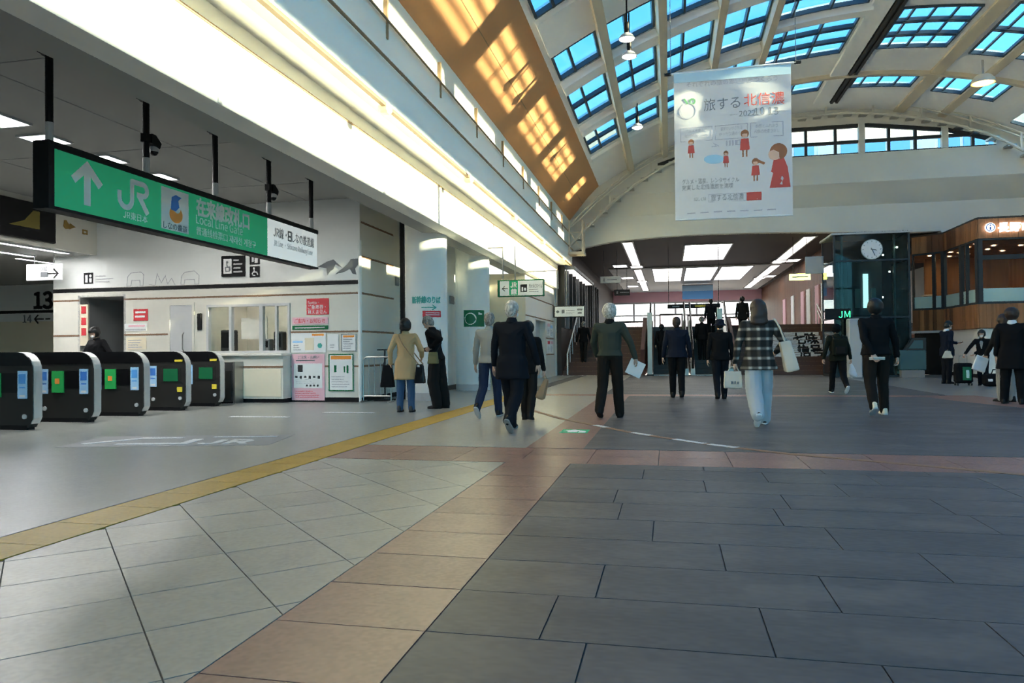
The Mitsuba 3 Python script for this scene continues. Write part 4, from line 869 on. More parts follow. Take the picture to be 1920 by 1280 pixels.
part(bn, 'lettering', bfront(text2('旅する', 0.2, 0.5, H_ - 0.66, D_, width=0.6)), 'print_grey')
part(bn, 'lettering', bfront(text2('北信濃', 0.2, 1.16, H_ - 0.64, D_, width=0.66)), 'print_red')
part(bn, 'lettering', bfront(cat(text2('2022', 0.11, 1.08, H_ - 0.83, D_), text2('10 13', 0.15, 1.33, H_ - 0.83, D_), quad(0.92, 1.05, H_ - 0.79, H_ - 0.785, D_), quad(1.66, 1.82, H_ - 0.78, H_ - 0.775, D_))), 'print_grey')
ap = poly2(Point(0.24, H_ - 0.66).buffer(0.14).difference(Point(0.24, H_ - 0.66).buffer(0.13)), D_)
part(bn, 'apple_outline', bfront(ap), 'print_pale')
part(bn, 'apple_leaf', bfront(cat(poly2(Point(0.31, H_ - 0.5).buffer(0.055).difference(Point(0.31, H_ - 0.5).buffer(0.028)), D_), line2([(0.23, H_ - 0.54), (0.17, H_ - 0.45)], 0.03, D_))), 'print_green')
for i in range(3):
    x = 0.1 + 0.58 * i
    part(bn, 'text_box', bfront(cat(frame2(x, x + 0.54, H_ - 1.2, H_ - 0.95, 0.012, D_), text2(['グルメを楽しむ', '温泉でいやされる', '自然とふれあう'][i], 0.06, x + 0.27, H_ - 1.04, D_, align='c', width=0.36, res=32), text2(['旬の味めぐり', 'ゆったり湯めぐり', '四季の絶景さがし'][i], 0.06, x + 0.27, H_ - 1.13, D_, align='c', width=0.4, res=32))), 'print_pale')
def fig(x, z, s, kind):
    """flat printed figures of the banner"""
    red, brown, skin = [], [], []
    if kind == 'reader':
        red += [poly2(Polygon([(x - .05 * s, z + .55 * s), (x + .13 * s, z + .6 * s), (x + .2 * s, z + .4 * s), (x + .25 * s, z), (x - .13 * s, z), (x - .06 * s, z + .3 * s), (x - .2 * s, z + .4 * s), (x - .3 * s, z + .5 * s), (x - .27 * s, z + .4 * s), (x - .12 * s, z + .25 * s)]).buffer(0.01), D_)]
        skin += [poly2(Point(x - .04 * s, z + .68 * s).buffer(.12 * s), D_)]
        brown += [poly2(Point(x + .04 * s, z + .74 * s).buffer(.17 * s).difference(Polygon([(x - .2 * s, z + .4 * s), (x + .06 * s, z + .4 * s), (x + .05 * s, z + .72 * s), (x - .06 * s, z + .78 * s), (x - .2 * s, z + .72 * s)])), D_ * 2), poly2(Polygon([(x - .42 * s, z + .58 * s), (x - .25 * s, z + .48 * s), (x - .22 * s, z + .52 * s), (x - .4 * s, z + .62 * s)]), D_ * 2)]
    else:
        red += [poly2(Polygon([(x - .12 * s, z + .5 * s), (x + .12 * s, z + .5 * s), (x + .16 * s, z + .1 * s), (x - .16 * s, z + .1 * s)]).buffer(.03 * s), D_)]
        skin += [poly2(Point(x, z + .66 * s).buffer(.12 * s), D_)]
        brown += [poly2(Point(x, z + .72 * s).buffer(.16 * s).difference(sbox(x - .1 * s, z, x + .1 * s, z + .72 * s)), D_ * 2), poly2(sbox(x - .1 * s, z - .2 * s, x - .04 * s, z + .08 * s), D_), poly2(sbox(x + .04 * s, z - .2 * s, x + .1 * s, z + .08 * s), D_)]
    for nm, m_, l in (('figure_dress', 'print_red', red), ('figure_skin', 'print_skin', skin), ('figure_hair', 'print_brown', brown)):
        part(bn, nm, bfront(cat(l)), m_)
fig(1.68, 0.48, 0.82, 'reader')
fig(0.28, 1.12, 0.3, 'small'); fig(0.86, 0.93, 0.26, 'small'); fig(1.17, 1.12, 0.42, 'small'); fig(1.34, 0.68, 0.36, 'small')
part(bn, 'steam', bfront(poly2(affinity.scale(Point(0.66, 1.02).buffer(0.13), 1.3, 0.6), D_)), 'print_blue')
part(bn, 'building_print', bfront(cat(*[quad(0.86 + 0.05 * i, 0.89 + 0.05 * i, 1.24, 1.33, D_) for i in range(4)], frame2(1.04, 1.1, 1.24, 1.33, 0.012, D_), line2([(0.62, 1.24), (0.7, 1.24), (0.66, 1.29), (0.75, 1.24)], 0.012, D_))), 'print_pale')
part(bn, 'lettering', bfront(cat(text2('グルメ・温泉、レンタサイクル', 0.085, 0.12, 0.62, D_, width=0.95), text2('充実した北信濃旅を満喫', 0.085, 0.12, 0.52, D_, width=0.85))), 'print_grey')
part(bn, 'search_box', bfront(frame2(0.56, 1.19, 0.28, 0.42, 0.008, D_)), 'print_pale')
part(bn, 'lettering', bfront(cat(text2('旅する北信濃', 0.11, 0.6, 0.31, D_, width=0.54), text2('詳しくは', 0.06, 0.32, 0.32, D_, width=0.2))), 'print_grey')
part(bn, 'search_button', bfront(quad(1.19, 1.43, 0.28, 0.42, D_)), 'print_red')
part(bn, 'magnifier', bfront(cat(poly2(Point(1.3, 0.36).buffer(0.035).difference(Point(1.3, 0.36).buffer(0.02)), 0.004), line2([(1.32, 0.34), (1.36, 0.30)], 0.016, 0.004))), 'white')
part(bn, 'footer_marks', bfront(cat([quad(0.2 + 0.22 * i, 0.34 + 0.22 * i, 0.1, 0.12, D_) for i in range(7)])), 'print_pale')
part(bn, 'top_rod', cat(tube([(bx0 - 0.06, by, bz1), (bx1 + 0.08, by, bz1 + 0.02)], 0.022, 8)), 'sign_white')
part(bn, 'rod_end', cat(bx(bx0 - 0.16, bx0 - 0.04, by - 0.02, by + 0.02, bz1 - 0.02, bz1 + 0.02), bx(bx1 + 0.05, bx1 + 0.16, by - 0.02, by + 0.02, bz1, bz1 + 0.04)), 'black')
zroof = lambda x: float(1 + RS * (zr(x / RS) - 1))
for x in (bx0 - 0.05, bx1 + 0.08):
    part(bn, 'wire', tube([(x, by, bz1), (x, by, zroof(x) + 0.02)], 0.006, 5), 'mid_grey')
part(bn, 'bottom_rod', tube([(bx0, by, bz0), (bx1, by, bz0)], 0.014, 8), 'sign_white')

# ================================================================ PENDANT LAMPS UNDER THE ROOF
LK = thing
def pendant(x, y, z, label):
    l = thing('pendant_lamp', label, 'lamp', 'pendant lamps under the glass roof')
    zt = zroof(x)
    part(l, 'cable', tube([(x, y, z + 0.3), (x, y, zt + 0.02)], 0.018, 6), 'black')
    part(l, 'holder', cyl(x, y, z + 0.1, z + 0.32, 0.05, 12), 'black')
    part(l, 'rim', lathe([(0.0, 0.1), (0.06, 0.1), (0.12, 0.06), (0.16, 0.0), (0.165, -0.02), (0.15, -0.02), (0.1, 0.04), (0, 0.06)], (x, y, z)), 'light_grey', 40)
    g = lathe([(0.0, -0.06), (0.08, -0.055), (0.135, -0.02), (0.14, 0.0), (0.0, 0.03)], (x, y, z))
    g.fix_normals()
    k = ukey(l + '__globe')
    scene[k] = mikit.ply(g, 'm_lampwhite')
    scene[k]['emitter'] = {'type': 'area', 'radiance': {'type': 'rgb', 'value': [.7, .7, .67]}}
def lamp_xy(x, y, z, znew):
    s = (znew - 1) / (z - 1)
    return x * s, y * s
for (x, y), lb in ((lamp_xy(-0.97, 18.82, 8.96, 7.3), 'white pendant lamp on a black cable, upper and nearest of the three'), (lamp_xy(-0.97, 19.97, 8.96, 7.3), 'white pendant lamp just below and behind the nearest pendant'), (lamp_xy(-1.02, 26.35, 8.93, 7.3), 'white pendant lamp furthest along, lighting the end panel')):
    pendant(x, y, 7.3, lb)
ul = thing('roof_spotlight', 'round amber lit spotlight hanging under the right side of the roof', 'lamp')
ux, uy, uz = 8.9, 23.3, 8.55
part(ul, 'housing', lathe([(0, 0.25), (0.2, 0.22), (0.3, 0.1), (0.32, 0.0), (0.30, 0.0), (0.26, 0.08), (0, 0.1)], (ux, uy, uz)), 'cream_band', 40)
g_ = lathe([(0.0, 0.0), (0.26, 0.0), (0.26, 0.02), (0.0, 0.04)], (ux, uy, uz)); g_.fix_normals()
k_ = ukey(ul + '__lens'); scene[k_] = mikit.ply(g_, 'm_lampwhite'); scene[k_]['emitter'] = {'type': 'area', 'radiance': {'type': 'rgb', 'value': [.2, .11, .025]}}
part(ul, 'bracket', bar((ux, uy, uz + 0.2), (ux, uy, zroof(ux) + 0.03), 0.05, 0.05), 'light_grey')

# ================================================================ STAIRS AND ESCALATORS
def stairs(label, x0, x1, y0=29.0, n=12, run=0.335, rise=0.1667):
    s = thing('staircase', label, 'stairs')
    for i in range(n):
        part(s, 'step', bx(x0, x1, y0 + i * run, y0 + n * run if i == n - 1 else y0 + (i + 1) * run + 0.02, 0 if i == 0 else (i - 1) * rise, (i + 1) * rise), 'stair_brown')
        part(s, 'nosing', bx(x0, x1, y0 + i * run - 0.006, y0 + i * run + 0.05, (i + 1) * rise, (i + 1) * rise + 0.008), 'brown_line')
    return s
s1 = stairs('brown staircase on the left with the white handrail', -4.15, -0.98)
part(s1, 'side_wall', extr([(29.0, 0), (33.0, 0), (33.0, 2.4), (32.5, 2.4), (29.0, 1.0)], 'yz', -1.1, -0.95), 'maroon', label='maroon side wall')
part(s1, 'handrail', cat(tube([(-3.98, 29.0, 0.02), (-3.98, 29.0, 0.85), (-3.98, 33.0, 2.85), (-3.98, 34.0, 2.85)], 0.03), *[tube([(-3.98, 29.0 + 0.8 * i, 0.4 * i), (-3.98, 29.0 + 0.8 * i, 0.85 + 0.4 * i)], 0.02) for i in range(1, 6)]), 'sign_white', 30, label='white handrail')
s2 = stairs('brown staircase on the right with white banners stuck on its risers', 2.55, 6.3)
part(s2, 'handrail', cat(tube([(6.15, 29.0, 0.02), (6.15, 29.0, 0.85), (6.15, 33.0, 2.85)], 0.03), tube([(6.15, 29.0, 0.6), (6.15, 33.0, 2.6)], 0.02), *[tube([(6.15, 29.0 + 0.8 * i, 0.4 * i), (6.15, 29.0 + 0.8 * i, 0.85 + 0.4 * i)], 0.02) for i in range(1, 6)]), 'steel', 30)
part(s2, 'side_wall', extr([(29.0, 0), (33.0, 0), (33.0, 2.35), (32.5, 2.35), (29.0, 0.6)], 'yz', 2.45, 2.56), 'maroon')
for n_, (i, tx) in enumerate(((4, '信号'), (7, '七味'))):
    for q in range(3):
        y = 29.0 + (i + q) * 0.335
        z0 = (i + q) * 0.1667
        kb = single('riser_banner', bx(3.75, 6.0, y - 0.016, y - 0.008, z0 + 0.004, z0 + 0.158), 'sign_white', f"white lettered band on the stair riser, {['lowest', 'middle', 'top'][q]} strip of the {['lower', 'upper'][n_]} banner", 'stair banner', 'white bands on the stair risers')
        part(kb, 'line_art', orient(line2([(0.1, 0.05), (0.5, 0.11), (0.9, 0.05), (1.3, 0.1)], 0.018), (3.75, y - 0.016, z0), *EX), 'text_light')
        bk = text2(tx, 0.44, 1.2, 0.03 - 0.16 * q, 0.004, bold=True, width=0.95)
        cl = m3.Manifold(m3.Mesh(np.asarray(bk.vertices, np.float32), np.asarray(bk.faces, np.uint32)))
        cl = cl ^ m3.Manifold.cube((3.0, 0.15, 1.0)).translate((0, 0.006, -0.5))
        mm = cl.to_mesh()
        if len(mm.tri_verts):
            part(kb, 'lettering', orient(trimesh.Trimesh(mm.vert_properties[:, :3], mm.tri_verts, process=False), (3.75, y - 0.016, z0), *EX), 'black')
def escalator(label, x0, x1):
    s = thing('escalator', label, 'escalator')
    y0, y1, h = 28.9, 33.0, 2.0
    n = 11
    for i in range(n):
        y = y0 + 0.7 + i * 0.3
        part(s, 'step', bx(x0 + 0.2, x1 - 0.2, y, y + 0.32, max(0, (i - 1) * 0.18), 0.02 + i * 0.18), 'dark_grey')
    part(s, 'comb_plate', bx(x0 + 0.05, x1 - 0.05, y0 - 0.2, y0 + 0.7, 0.0, 0.02), 'steel')
    for sx in (x0, x1 - 0.16):
        part(s, 'side_panel', extr([(y0, 0), (y0 + 0.6, 0), (y0 + 4.0, 0), (y0 + 4.0, 2.25), (y0 + 3.6, 2.25), (y0 + 0.6, 0.3), (y0, 0.25)], 'yz', sx, sx + 0.16), 'steel')
        part(s, 'glass_panel', extr([(y0 + 0.05, 0.25), (y0 + 0.6, 0.3), (y0 + 3.6, 2.25), (y0 + 3.6, 3.0), (y0 + 0.6, 1.0), (y0 + 0.1, 0.92), (y0 - 0.05, 0.6)], 'yz', sx + 0.07, sx + 0.09), 'green_glass')
        part(s, 'handrail', tube([(sx + 0.08, y0 + 0.5, 0.28), (sx + 0.08, y0 + 0.05, 0.28), (sx + 0.08, y0 - 0.14, 0.45), (sx + 0.08, y0 - 0.16, 0.75), (sx + 0.08, y0 + 0.05, 0.95), (sx + 0.08, y0 + 0.6, 1.02), (sx + 0.08, y0 + 3.6, 3.02), (sx + 0.08, y0 + 4.6, 3.05)], 0.04), 'black_gloss', 40)
    return s
escalator('left of the two escalators, with green tinted glass sides', -0.85, 0.72)
escalator('right of the two escalators, with green tinted glass sides', 0.8, 2.38)
for n_, x in enumerate((-0.72, 1.85)):
    pp = thing('escalator_post', ['tall grey post at the foot of the left escalator', 'tall grey green post beside the right escalator'][n_], 'post')
    part(pp, 'shaft', cbx(x - 0.09, x + 0.09, 28.2, 28.4, 0.05, 2.4 + 0.1 * n_), 'steel' if n_ == 0 else 'frost_teal')
    part(pp, 'foot', bx(x - 0.13, x + 0.13, 28.16, 28.44, 0, 0.05), 'dark_grey')
hb = thing('information_board', 'slim dark board hanging above the escalators', 'sign')
part(hb, 'board', cbx(-0.05, 2.15, 32.5, 32.62, 2.78, 2.95), 'black')
part(hb, 'rod', cat(cyl(0.0, 32.56, 2.95, CZ - 0.002, 0.012, 6), cyl(2.1, 32.56, 2.95, CZ - 0.002, 0.012, 6)), 'dark_grey')
for a_, b_ in ((0.2, 0.5), (0.7, 0.9)):
    part(hb, 'lettering', orient(quad(a_, b_, 0.04, 0.1), (-0.05, 32.5, 2.78), *EX), 'text_light')
part(hb, 'lettering', orient(quad(1.15, 1.6, 0.03, 0.12), (-0.05, 32.5, 2.78), *EX), 'yellow')
for n_, (x0, x1, y, z0, z1) in enumerate(((-3.0, -2.1, 33.0, 4.0, 4.3), (-2.75, -1.95, 38.0, 3.8, 4.1))):
    bs = thing('hanging_sign', ['pale hanging sign over the left stairs', 'dark framed hanging sign beyond the left stairs'][n_], 'sign')
    part(bs, 'board', cbx(x0, x1, y, y + 0.1, z0, z1), 'sign_white' if n_ == 0 else 'dark_grey')
    part(bs, 'symbol', orient(quad(0.12, 0.2, 0.08, 0.22), (x0, y, z0), *EX), 'text_light')
    part(bs, 'lettering', orient(quad(0.3, 0.75, 0.13, 0.17), (x0, y, z0), *EX), 'text_light')
    part(bs, 'rod', cat(cyl(x0 + 0.15, y + 0.05, z1, CZ, 0.012, 6), cyl(x1 - 0.15, y + 0.05, z1, CZ, 0.012, 6)), 'dark_grey')
ys_ = thing('hanging_sign', 'yellow lit hanging sign over the right stairs', 'sign')
yk = part(ys_, 'board', cbx(4.75, 5.55, 31.0, 31.1, 3.72, 3.98), 'yellow')
scene[yk]['emitter'] = {'type': 'area', 'radiance': {'type': 'rgb', 'value': [.11,.12,.02]}}
part(ys_, 'lettering', orient(cat(quad(0.1, 0.7, 0.11, 0.15, 0.006)), (4.75, 31.0, 3.72), *EX), 'text_light')
part(ys_, 'rod', cat(cyl(4.9, 31.05, 3.98, CZ, 0.012, 6), cyl(5.4, 31.05, 3.98, CZ, 0.012, 6)), 'dark_grey')
sc = thing('wall_screen', 'pale grey screen on a bracket left of the glass elevator', 'screen')
part(sc, 'panel', cbx(4.7, 5.3, 27.2, 27.28, 3.6, 4.2), 'light_grey')
part(sc, 'bracket', tube([(5.3, 27.24, 3.9), (5.5, 27.24, 3.9)], 0.025), 'steel')
# ceiling lights of the concourse
def downlamp(name, label, x0, x1, y0, y1, z, rgb, group=None, cat_='ceiling light'):
    l = thing(name, label, cat_, group)
    part(l, 'trim', trimesh.creation.extrude_polygon(sbox(x0 - .06, y0 - .06, x1 + .06, y1 + .06).difference(sbox(x0, y0, x1, y1)), 0.03, engine='earcut').apply_translation((0, 0, z - 0.03)), 'light_grey')
    lamp(l, 'diffuser', trimesh.Trimesh([(x0, y0, z - .012), (x1, y0, z - .012), (x1, y1, z - .012), (x0, y1, z - .012)], [[0, 2, 1], [0, 3, 2]], process=False), rgb)
for n_, (a, b, z) in enumerate(((30.5, 40.2, CZ), (40.5, 55, CZ - 0.062))):
    downlamp('strip_light', ['long strip light on the left of the brown concourse ceiling', 'further part of the left strip light, on the pale ceiling field'][n_], -1.85, -1.45, a, b, z - 0.002, (4, 3.7, 3.4), cat_='strip light')
for n_, (a, b, z) in enumerate(((30.9, 40.2, CZ), (40.5, 55, CZ - 0.062))):
    downlamp('strip_light', ['long strip light on the right of the brown concourse ceiling', 'further part of the right strip light, on the pale ceiling field'][n_], 5.3, 5.75, a, b, z - 0.002, (4, 3.7, 3.4), cat_='strip light')
downlamp('luminous_panel', 'nearest luminous ceiling panel over the escalators', 0.72, 2.65, 32.0, 37.6, CZ - 0.004, (5, 5, 4.9), cat_='light panel')
for k_, (a, b, lb) in enumerate(((-0.85, 0.75, 'left'), (0.95, 2.6, 'middle'), (2.8, 4.4, 'right'))):
    downlamp('luminous_panel', f'{lb} luminous panel of the second ceiling row', a, b, 40.4, 48.0, CZ - 0.064, (4.2, 4.5, 4.8) if k_ else (5.4, 5.2, 4.6), cat_='light panel')
for k_, (x, y) in enumerate(((-2.5, 38.5), (-2.45, 44.5), (-2.4, 50.5))):
    downlamp('ceiling_light', ['nearest small lamp left of the left strip light', 'middle small lamp left of the left strip light', 'furthest small lamp left of the left strip light'][k_], x - 0.35, x + 0.35, y, y + 1.2, CZ - (0.06 if y > 40.3 and x > -3.2 else 0), (7, 6.7, 6.3))
for k_, (x, y) in enumerate(((6.15, 38.5), (6.0, 46.0))):
    downlamp('ceiling_light', ['nearer small lamp right of the right strip light', 'further small lamp right of the right strip light'][k_], x - 0.3, x + 0.3, y, y + 1.2, CZ - (0.06 if y > 40.3 else 0), (7, 6.7, 6.3))
for k_, (x, y, w) in enumerate(((-1.65, 39.0, 0.3), (-1.65, 47.0, 0.3), (5.5, 38.6, 0.3), (5.5, 47, 0.3))):
    downlamp('lamp_cluster', ['cluster of bright lamps in the left strip, nearer', 'cluster of bright lamps in the left strip, further', 'cluster of bright lamps in the right strip, nearer', 'cluster of bright lamps in the right strip, further'][k_], x - w, x + w, y, y + 0.9, CZ - 0.03 - (0.06 if y > 40.3 else 0), (9, 8.5, 8))
downlamp('shop_light_band', 'white light band over the dark shop front on the left', -4.15, -3.75, 29.5, 37.0, 4.3, (2.2, 2.1, 2.0), cat_='light band')
part('shop_light_band', 'canopy', bx(-4.2, -3.7, 29.4, 37.1, 4.3, 4.4), 'light_grey')
bl = thing('blue_banner', 'blue and white banner hanging far down the concourse', 'banner')
part(bl, 'cloth', bx(0.9, 2.9, 50.5, 50.52, 4.35, 4.9), 'blue')
part(bl, 'upper_cloth', bx(0.9, 2.9, 50.5, 50.52, 4.9, 5.3), 'sky_blue')
part(bl, 'rod', tube([(0.9, 50.51, 5.3), (2.9, 50.51, 5.3)], 0.03), 'steel')
part(bl, 'wire', cat(tube([(1.0, 50.51, 5.3), (1.0, 50.51, CZ)], 0.01, 5), tube([(2.8, 50.51, 5.3), (2.8, 50.51, CZ)], 0.01, 5)), 'steel')

for n_, (x0, x1, z0, z1) in enumerate(((-3.9, -1.9, 2.2, 3.0), (-0.6, 0.9, 2.3, 3.5), (1.4, 3.2, 2.3, 3.4), (3.6, 5.6, 2.2, 3.2))):  # glowing panels added to stand for bright daylight and glare outside
    f_ = thing('added_glow_panel', ['leftmost added panel glowing for daylight at the far end of the concourse', 'added panel glowing for daylight at the far end behind the left escalator', 'added panel glowing for daylight at the far end behind the right escalator', 'rightmost added panel glowing for daylight at the far end of the concourse'][n_], 'glow panel')
    part(f_, 'frame', cat(bx(x0 - 0.08, x1 + 0.08, 55.0, 55.3, 2.0, z0), bx(x0 - 0.08, x1 + 0.08, 55.0, 55.3, z1, z1 + 0.12), bx(x0 - 0.08, x0, 55.0, 55.3, z0, z1), bx(x1, x1 + 0.08, 55.0, 55.3, z0, z1)), 'dark_grey')
    k_ = part(f_, 'glow_face', bx(x0, x1, 55.05, 55.1, z0, z1), 'white')
    scene[k_]['emitter'] = {'type': 'area', 'radiance': {'type': 'rgb', 'value': [0.045, 0.038, 0.038]}}

# ================================================================ GLASS ELEVATOR TOWER
tx0, tx1, ty0, ty1, tz = 5.46, 7.76, 26.3, 28.2, 4.8
tw = thing('glass_elevator', 'dark glass elevator tower carrying a round clock', 'elevator')
for x, y in ((tx0, ty0), (tx1, ty0), (tx0, ty1), (tx1, ty1)):
    part(tw, 'corner_post', bx(x - 0.03, x + 0.03, y - 0.03, y + 0.03, 0, tz), 'slate_frame')
for z in (0.05, 2.0, 3.9, tz):
    part(tw, 'ring_beam', cat(bx(tx0, tx1, ty0 - 0.03, ty0 + 0.03, z - 0.03, z + 0.03), bx(tx0 - 0.03, tx0 + 0.03, ty0, ty1, z - 0.03, z + 0.03), bx(tx1 - 0.03, tx1 + 0.03, ty0, ty1, z - 0.03, z + 0.03)), 'slate_frame')
for a, b in ((0.08, 1.97), (2.03, 3.87), (3.93, tz - 0.03)):
    part(tw, 'front_glass', cbx(tx0 + 0.04, tx1 - 0.04, ty0 - 0.008, ty0 + 0.008, a, b, 0.002), 'shaft_glass')
    part(tw, 'side_glass', cbx(tx0 - 0.008, tx0 + 0.008, ty0 + 0.04, ty1 - 0.04, a, b, 0.002), 'shaft_glass')
    part(tw, 'side_glass', cbx(tx1 - 0.008, tx1 + 0.008, ty0 + 0.04, ty1 - 0.04, a, b, 0.002), 'shaft_glass')
part(tw, 'top_frame', cat(bx(tx0 - 0.1, tx1 + 0.1, ty0 - 0.1, ty0, tz - 0.02, tz + 0.04), bx(tx0 - 0.1, tx0, ty0, ty1, tz - 0.02, tz + 0.04)), 'light_grey')
part(tw, 'roof', bx(tx0, tx1, ty0, ty1, tz + 0.03, tz + 0.06), 'slate_frame')
part(tw, 'back_panel', bx(tx0, tx1, ty1 - 0.05, ty1, 0, tz), 'slate_frame')
part(tw, 'car', cbx(tx0 + 0.5, tx1 - 0.7, ty0 + 0.5, ty1 - 0.2, 2.1, 4.0), 'mid_grey', label='grey elevator car')
part(tw, 'guide_rail', cat(bx(tx0 + 0.3, tx0 + 0.36, ty0 + 0.4, ty0 + 0.46, 0, tz), bx(tx1 - 0.36, tx1 - 0.3, ty0 + 0.4, ty0 + 0.46, 0, tz)), 'steel')
lk = part(tw, 'light_slot', bx(6.46, 6.62, ty0 + 0.47, ty0 + 0.49, 2.35, 3.5), 'lampwhite', label='tall bright light slot')
scene[lk]['emitter'] = {'type': 'area', 'radiance': {'type': 'rgb', 'value': [.1,.12,.11]}}
part(tw, 'side_light_slot', cat(bx(6.2, 6.36, ty0 + 0.47, ty0 + 0.49, 2.35, 3.0), bx(6.72, 6.86, ty0 + 0.47, ty0 + 0.49, 2.35, 3.0)), 'frost_teal')
for n_, (x, y_, z) in enumerate(((7.05, 0.3, 4.1), (7.3, 0.5, 3.55), (7.1, 0.6, 2.7), (7.5, 0.35, 4.35))):
    part(tw, 'spot_lamp', trimesh.creation.icosphere(1, 0.035).apply_translation((x, ty0 + y_, z)), 'lampwhite')
    scene[list(scene)[-1]]['emitter'] = {'type': 'area', 'radiance': {'type': 'rgb', 'value': [.7,.6,.44]}}
clk = thing('wall_clock', 'round white clock on the front of the glass elevator', 'clock')
cc = (6.62, ty0 - 0.06, 4.26)
part(clk, 'case', orient(disc(0.335, 0.05, 40), (cc[0], ty0 - 0.01, cc[2]), *EX), 'steel', 30)
part(clk, 'dial', orient(disc(0.31, 0.006, 40), cc, *EX), 'white')
part(clk, 'tick', orient(cat([line2([(0.25 * math.sin(a), 0.25 * math.cos(a)), (0.29 * math.sin(a), 0.29 * math.cos(a))], 0.02, 0.01) for a in np.arange(12) * math.pi / 6]), cc, *EX), 'text_grey')
ha, ma = math.radians(103), math.radians(156)
part(clk, 'hour_hand', orient(line2([(-0.04 * math.sin(ha), -0.04 * math.cos(ha)), (0.15 * math.sin(ha), 0.15 * math.cos(ha))], 0.032, 0.014), cc, *EX), 'text_grey')
part(clk, 'minute_hand', orient(line2([(-0.05 * math.sin(ma), -0.05 * math.cos(ma)), (0.23 * math.sin(ma), 0.23 * math.cos(ma))], 0.024, 0.018), cc, *EX), 'text_grey')
led = thing('led_reflection', 'dark board added to show a green letter reflection JM at the elevator', 'sign')
part(led, 'board', cbx(5.1, 5.9, 26.05, 26.15, 1.95, 2.3), 'black')
lk = part(led, 'lettering', orient(text2('JM', 0.26, 0.42, 0.05, 0.01), (5.1, 26.05, 1.95), *EX), 'green')
scene[lk]['emitter'] = {'type': 'area', 'radiance': {'type': 'rgb', 'value': [.003,.08,.02]}}  # glow stands in for reflected green letters
part(led, 'bracket', bx(5.46, 5.52, 26.12, 26.268, 2.05, 2.15), 'steel')
pl = struct('column_grey', cbx(5.75, 6.15, 25.7, 26.1, 0, 1.95, 0.03), 'light_grey', 'square pale pillar in front of the glass elevator', 'pillar')
tm = thing('display_case', 'low teal display case with a dark frame right of the elevator', 'display case')
part(tm, 'body', cbx(7.35, 8.15, 26.0, 26.25, 0.25, 0.9, 0.03), mat('case_teal', (0.05, 0.12, 0.13), 0.35) or 'case_teal')
part(tm, 'hood', extr([(7.5, 0.9), (8.15, 0.9), (8.15, 1.3), (7.75, 1.3)], 'xz', 26.02, 26.22), 'dark_grey')
part(tm, 'window', extr([(7.62, 0.95), (8.05, 0.95), (8.05, 1.22), (7.8, 1.22)], 'xz', 26.0, 26.02), 'case_teal')
part(tm, 'base', cbx(7.4, 8.1, 26.02, 26.25, 0.0, 0.25), 'mid_grey')

# ================================================================ WOODEN INFORMATION OFFICE
ib = thing('information_office', 'information office clad in upright wooden boards above a white base', 'building')
VX = [(8.75, 29.3), (9.56, 28.55), (9.53, 25.54), (12.9, 25.44)]
def wall_seg(i):
    a, b = np.array(VX[i]), np.array(VX[i + 1])
    d = b - a
    L = np.linalg.norm(d)
    t = d / L
    n = np.array([-t[1], t[0]]) * -1      # outward: to the viewer's side
    return a, t, n, L
def seg_box(i, s0, s1, z0, z1, o0, o1):
    a, t, n, L = wall_seg(i)
    p = [a + t * s0 + n * o0, a + t * s1 + n * o0, a + t * s1 + n * o1, a + t * s0 + n * o1]
    m = extr(Polygon([tuple(q) for q in p]), 'xy', z0, z1)
    return m
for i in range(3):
    L = wall_seg(i)[3]
    for bi, (z0, z1) in enumerate(((1.58, 2.33), (4.39, 5.0))):
        s = 0.0
        while s < L - 0.01:
            w = min(float(rng.choice([0.13, 0.17, 0.2, 0.2, 0.24])), L - s)
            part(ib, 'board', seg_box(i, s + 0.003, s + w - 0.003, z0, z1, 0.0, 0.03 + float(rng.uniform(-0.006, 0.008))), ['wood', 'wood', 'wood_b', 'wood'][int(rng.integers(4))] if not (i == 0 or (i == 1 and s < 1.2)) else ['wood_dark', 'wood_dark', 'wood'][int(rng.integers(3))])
            s += w
    part(ib, 'backing', cat(seg_box(i, 0, L, 1.56, 2.36, -0.1, 0.0), seg_box(i, 0, L, 4.37, 5.02, -0.1, 0.0)), 'wood_dark')
    part(ib, 'base_wall', seg_box(i, 0, L, 0.12, 1.58, -0.2, -0.1), 'black' if i == 0 else 'fascia_white', label='base wall coloured black for alcove shade' if i == 0 else 'white base wall')  # first face is flat and black, the shade of a recess put into its colour
    part(ib, 'plinth', seg_box(i, 0, L, 0, 0.12, -0.2, -0.09), 'black')
    ms = {0: [0, 0.75, L], 1: [0, 1.55, 2.05, L - 0.12], 2: [0.02, 1.35, 2.6, L]}[i]
    for q, s in enumerate(ms):
        w = 0.2 if (i, q) in ((2, 0), (1, 3), (0, 2), (1, 1)) else 0.1
        part(ib, 'mullion', seg_box(i, max(0, s - w / 2), min(L, s + w / 2), 2.33, 4.39, -0.08, 0.02), 'slate_frame')
    part(ib, 'window_rail', seg_box(i, 0, L, 2.33, 2.4, -0.08, 0.015), 'slate_frame')
    part(ib, 'window_rail', seg_box(i, 0, L, 4.33, 4.39, -0.08, 0.015), 'slate_frame')
    if i == 2:
        part(ib, 'window_rail', seg_box(i, 0, L, 3.72, 3.86, -0.07, 0.01), 'slate_frame')
    for a_, b_ in zip(ms[:-1], ms[1:]):
        part(ib, 'frosted_pane', seg_box(i, a_ + 0.05, b_ - 0.05, 2.4, 2.82, -0.05, -0.035), 'frost_teal', label='frosted teal lower pane')
        A, t, n, L2 = wall_seg(i)
        p0, p1 = A + t * (a_ + 0.05) - n * 0.04, A + t * (b_ - 0.05) - n * 0.04
        part(ib, 'pane', (np.array([(*p0, 2.82), (*p1, 2.82), (*p1, 4.33), (*p0, 4.33)]), np.array([[0, 1, 2, 3]])), 'clear_glass')
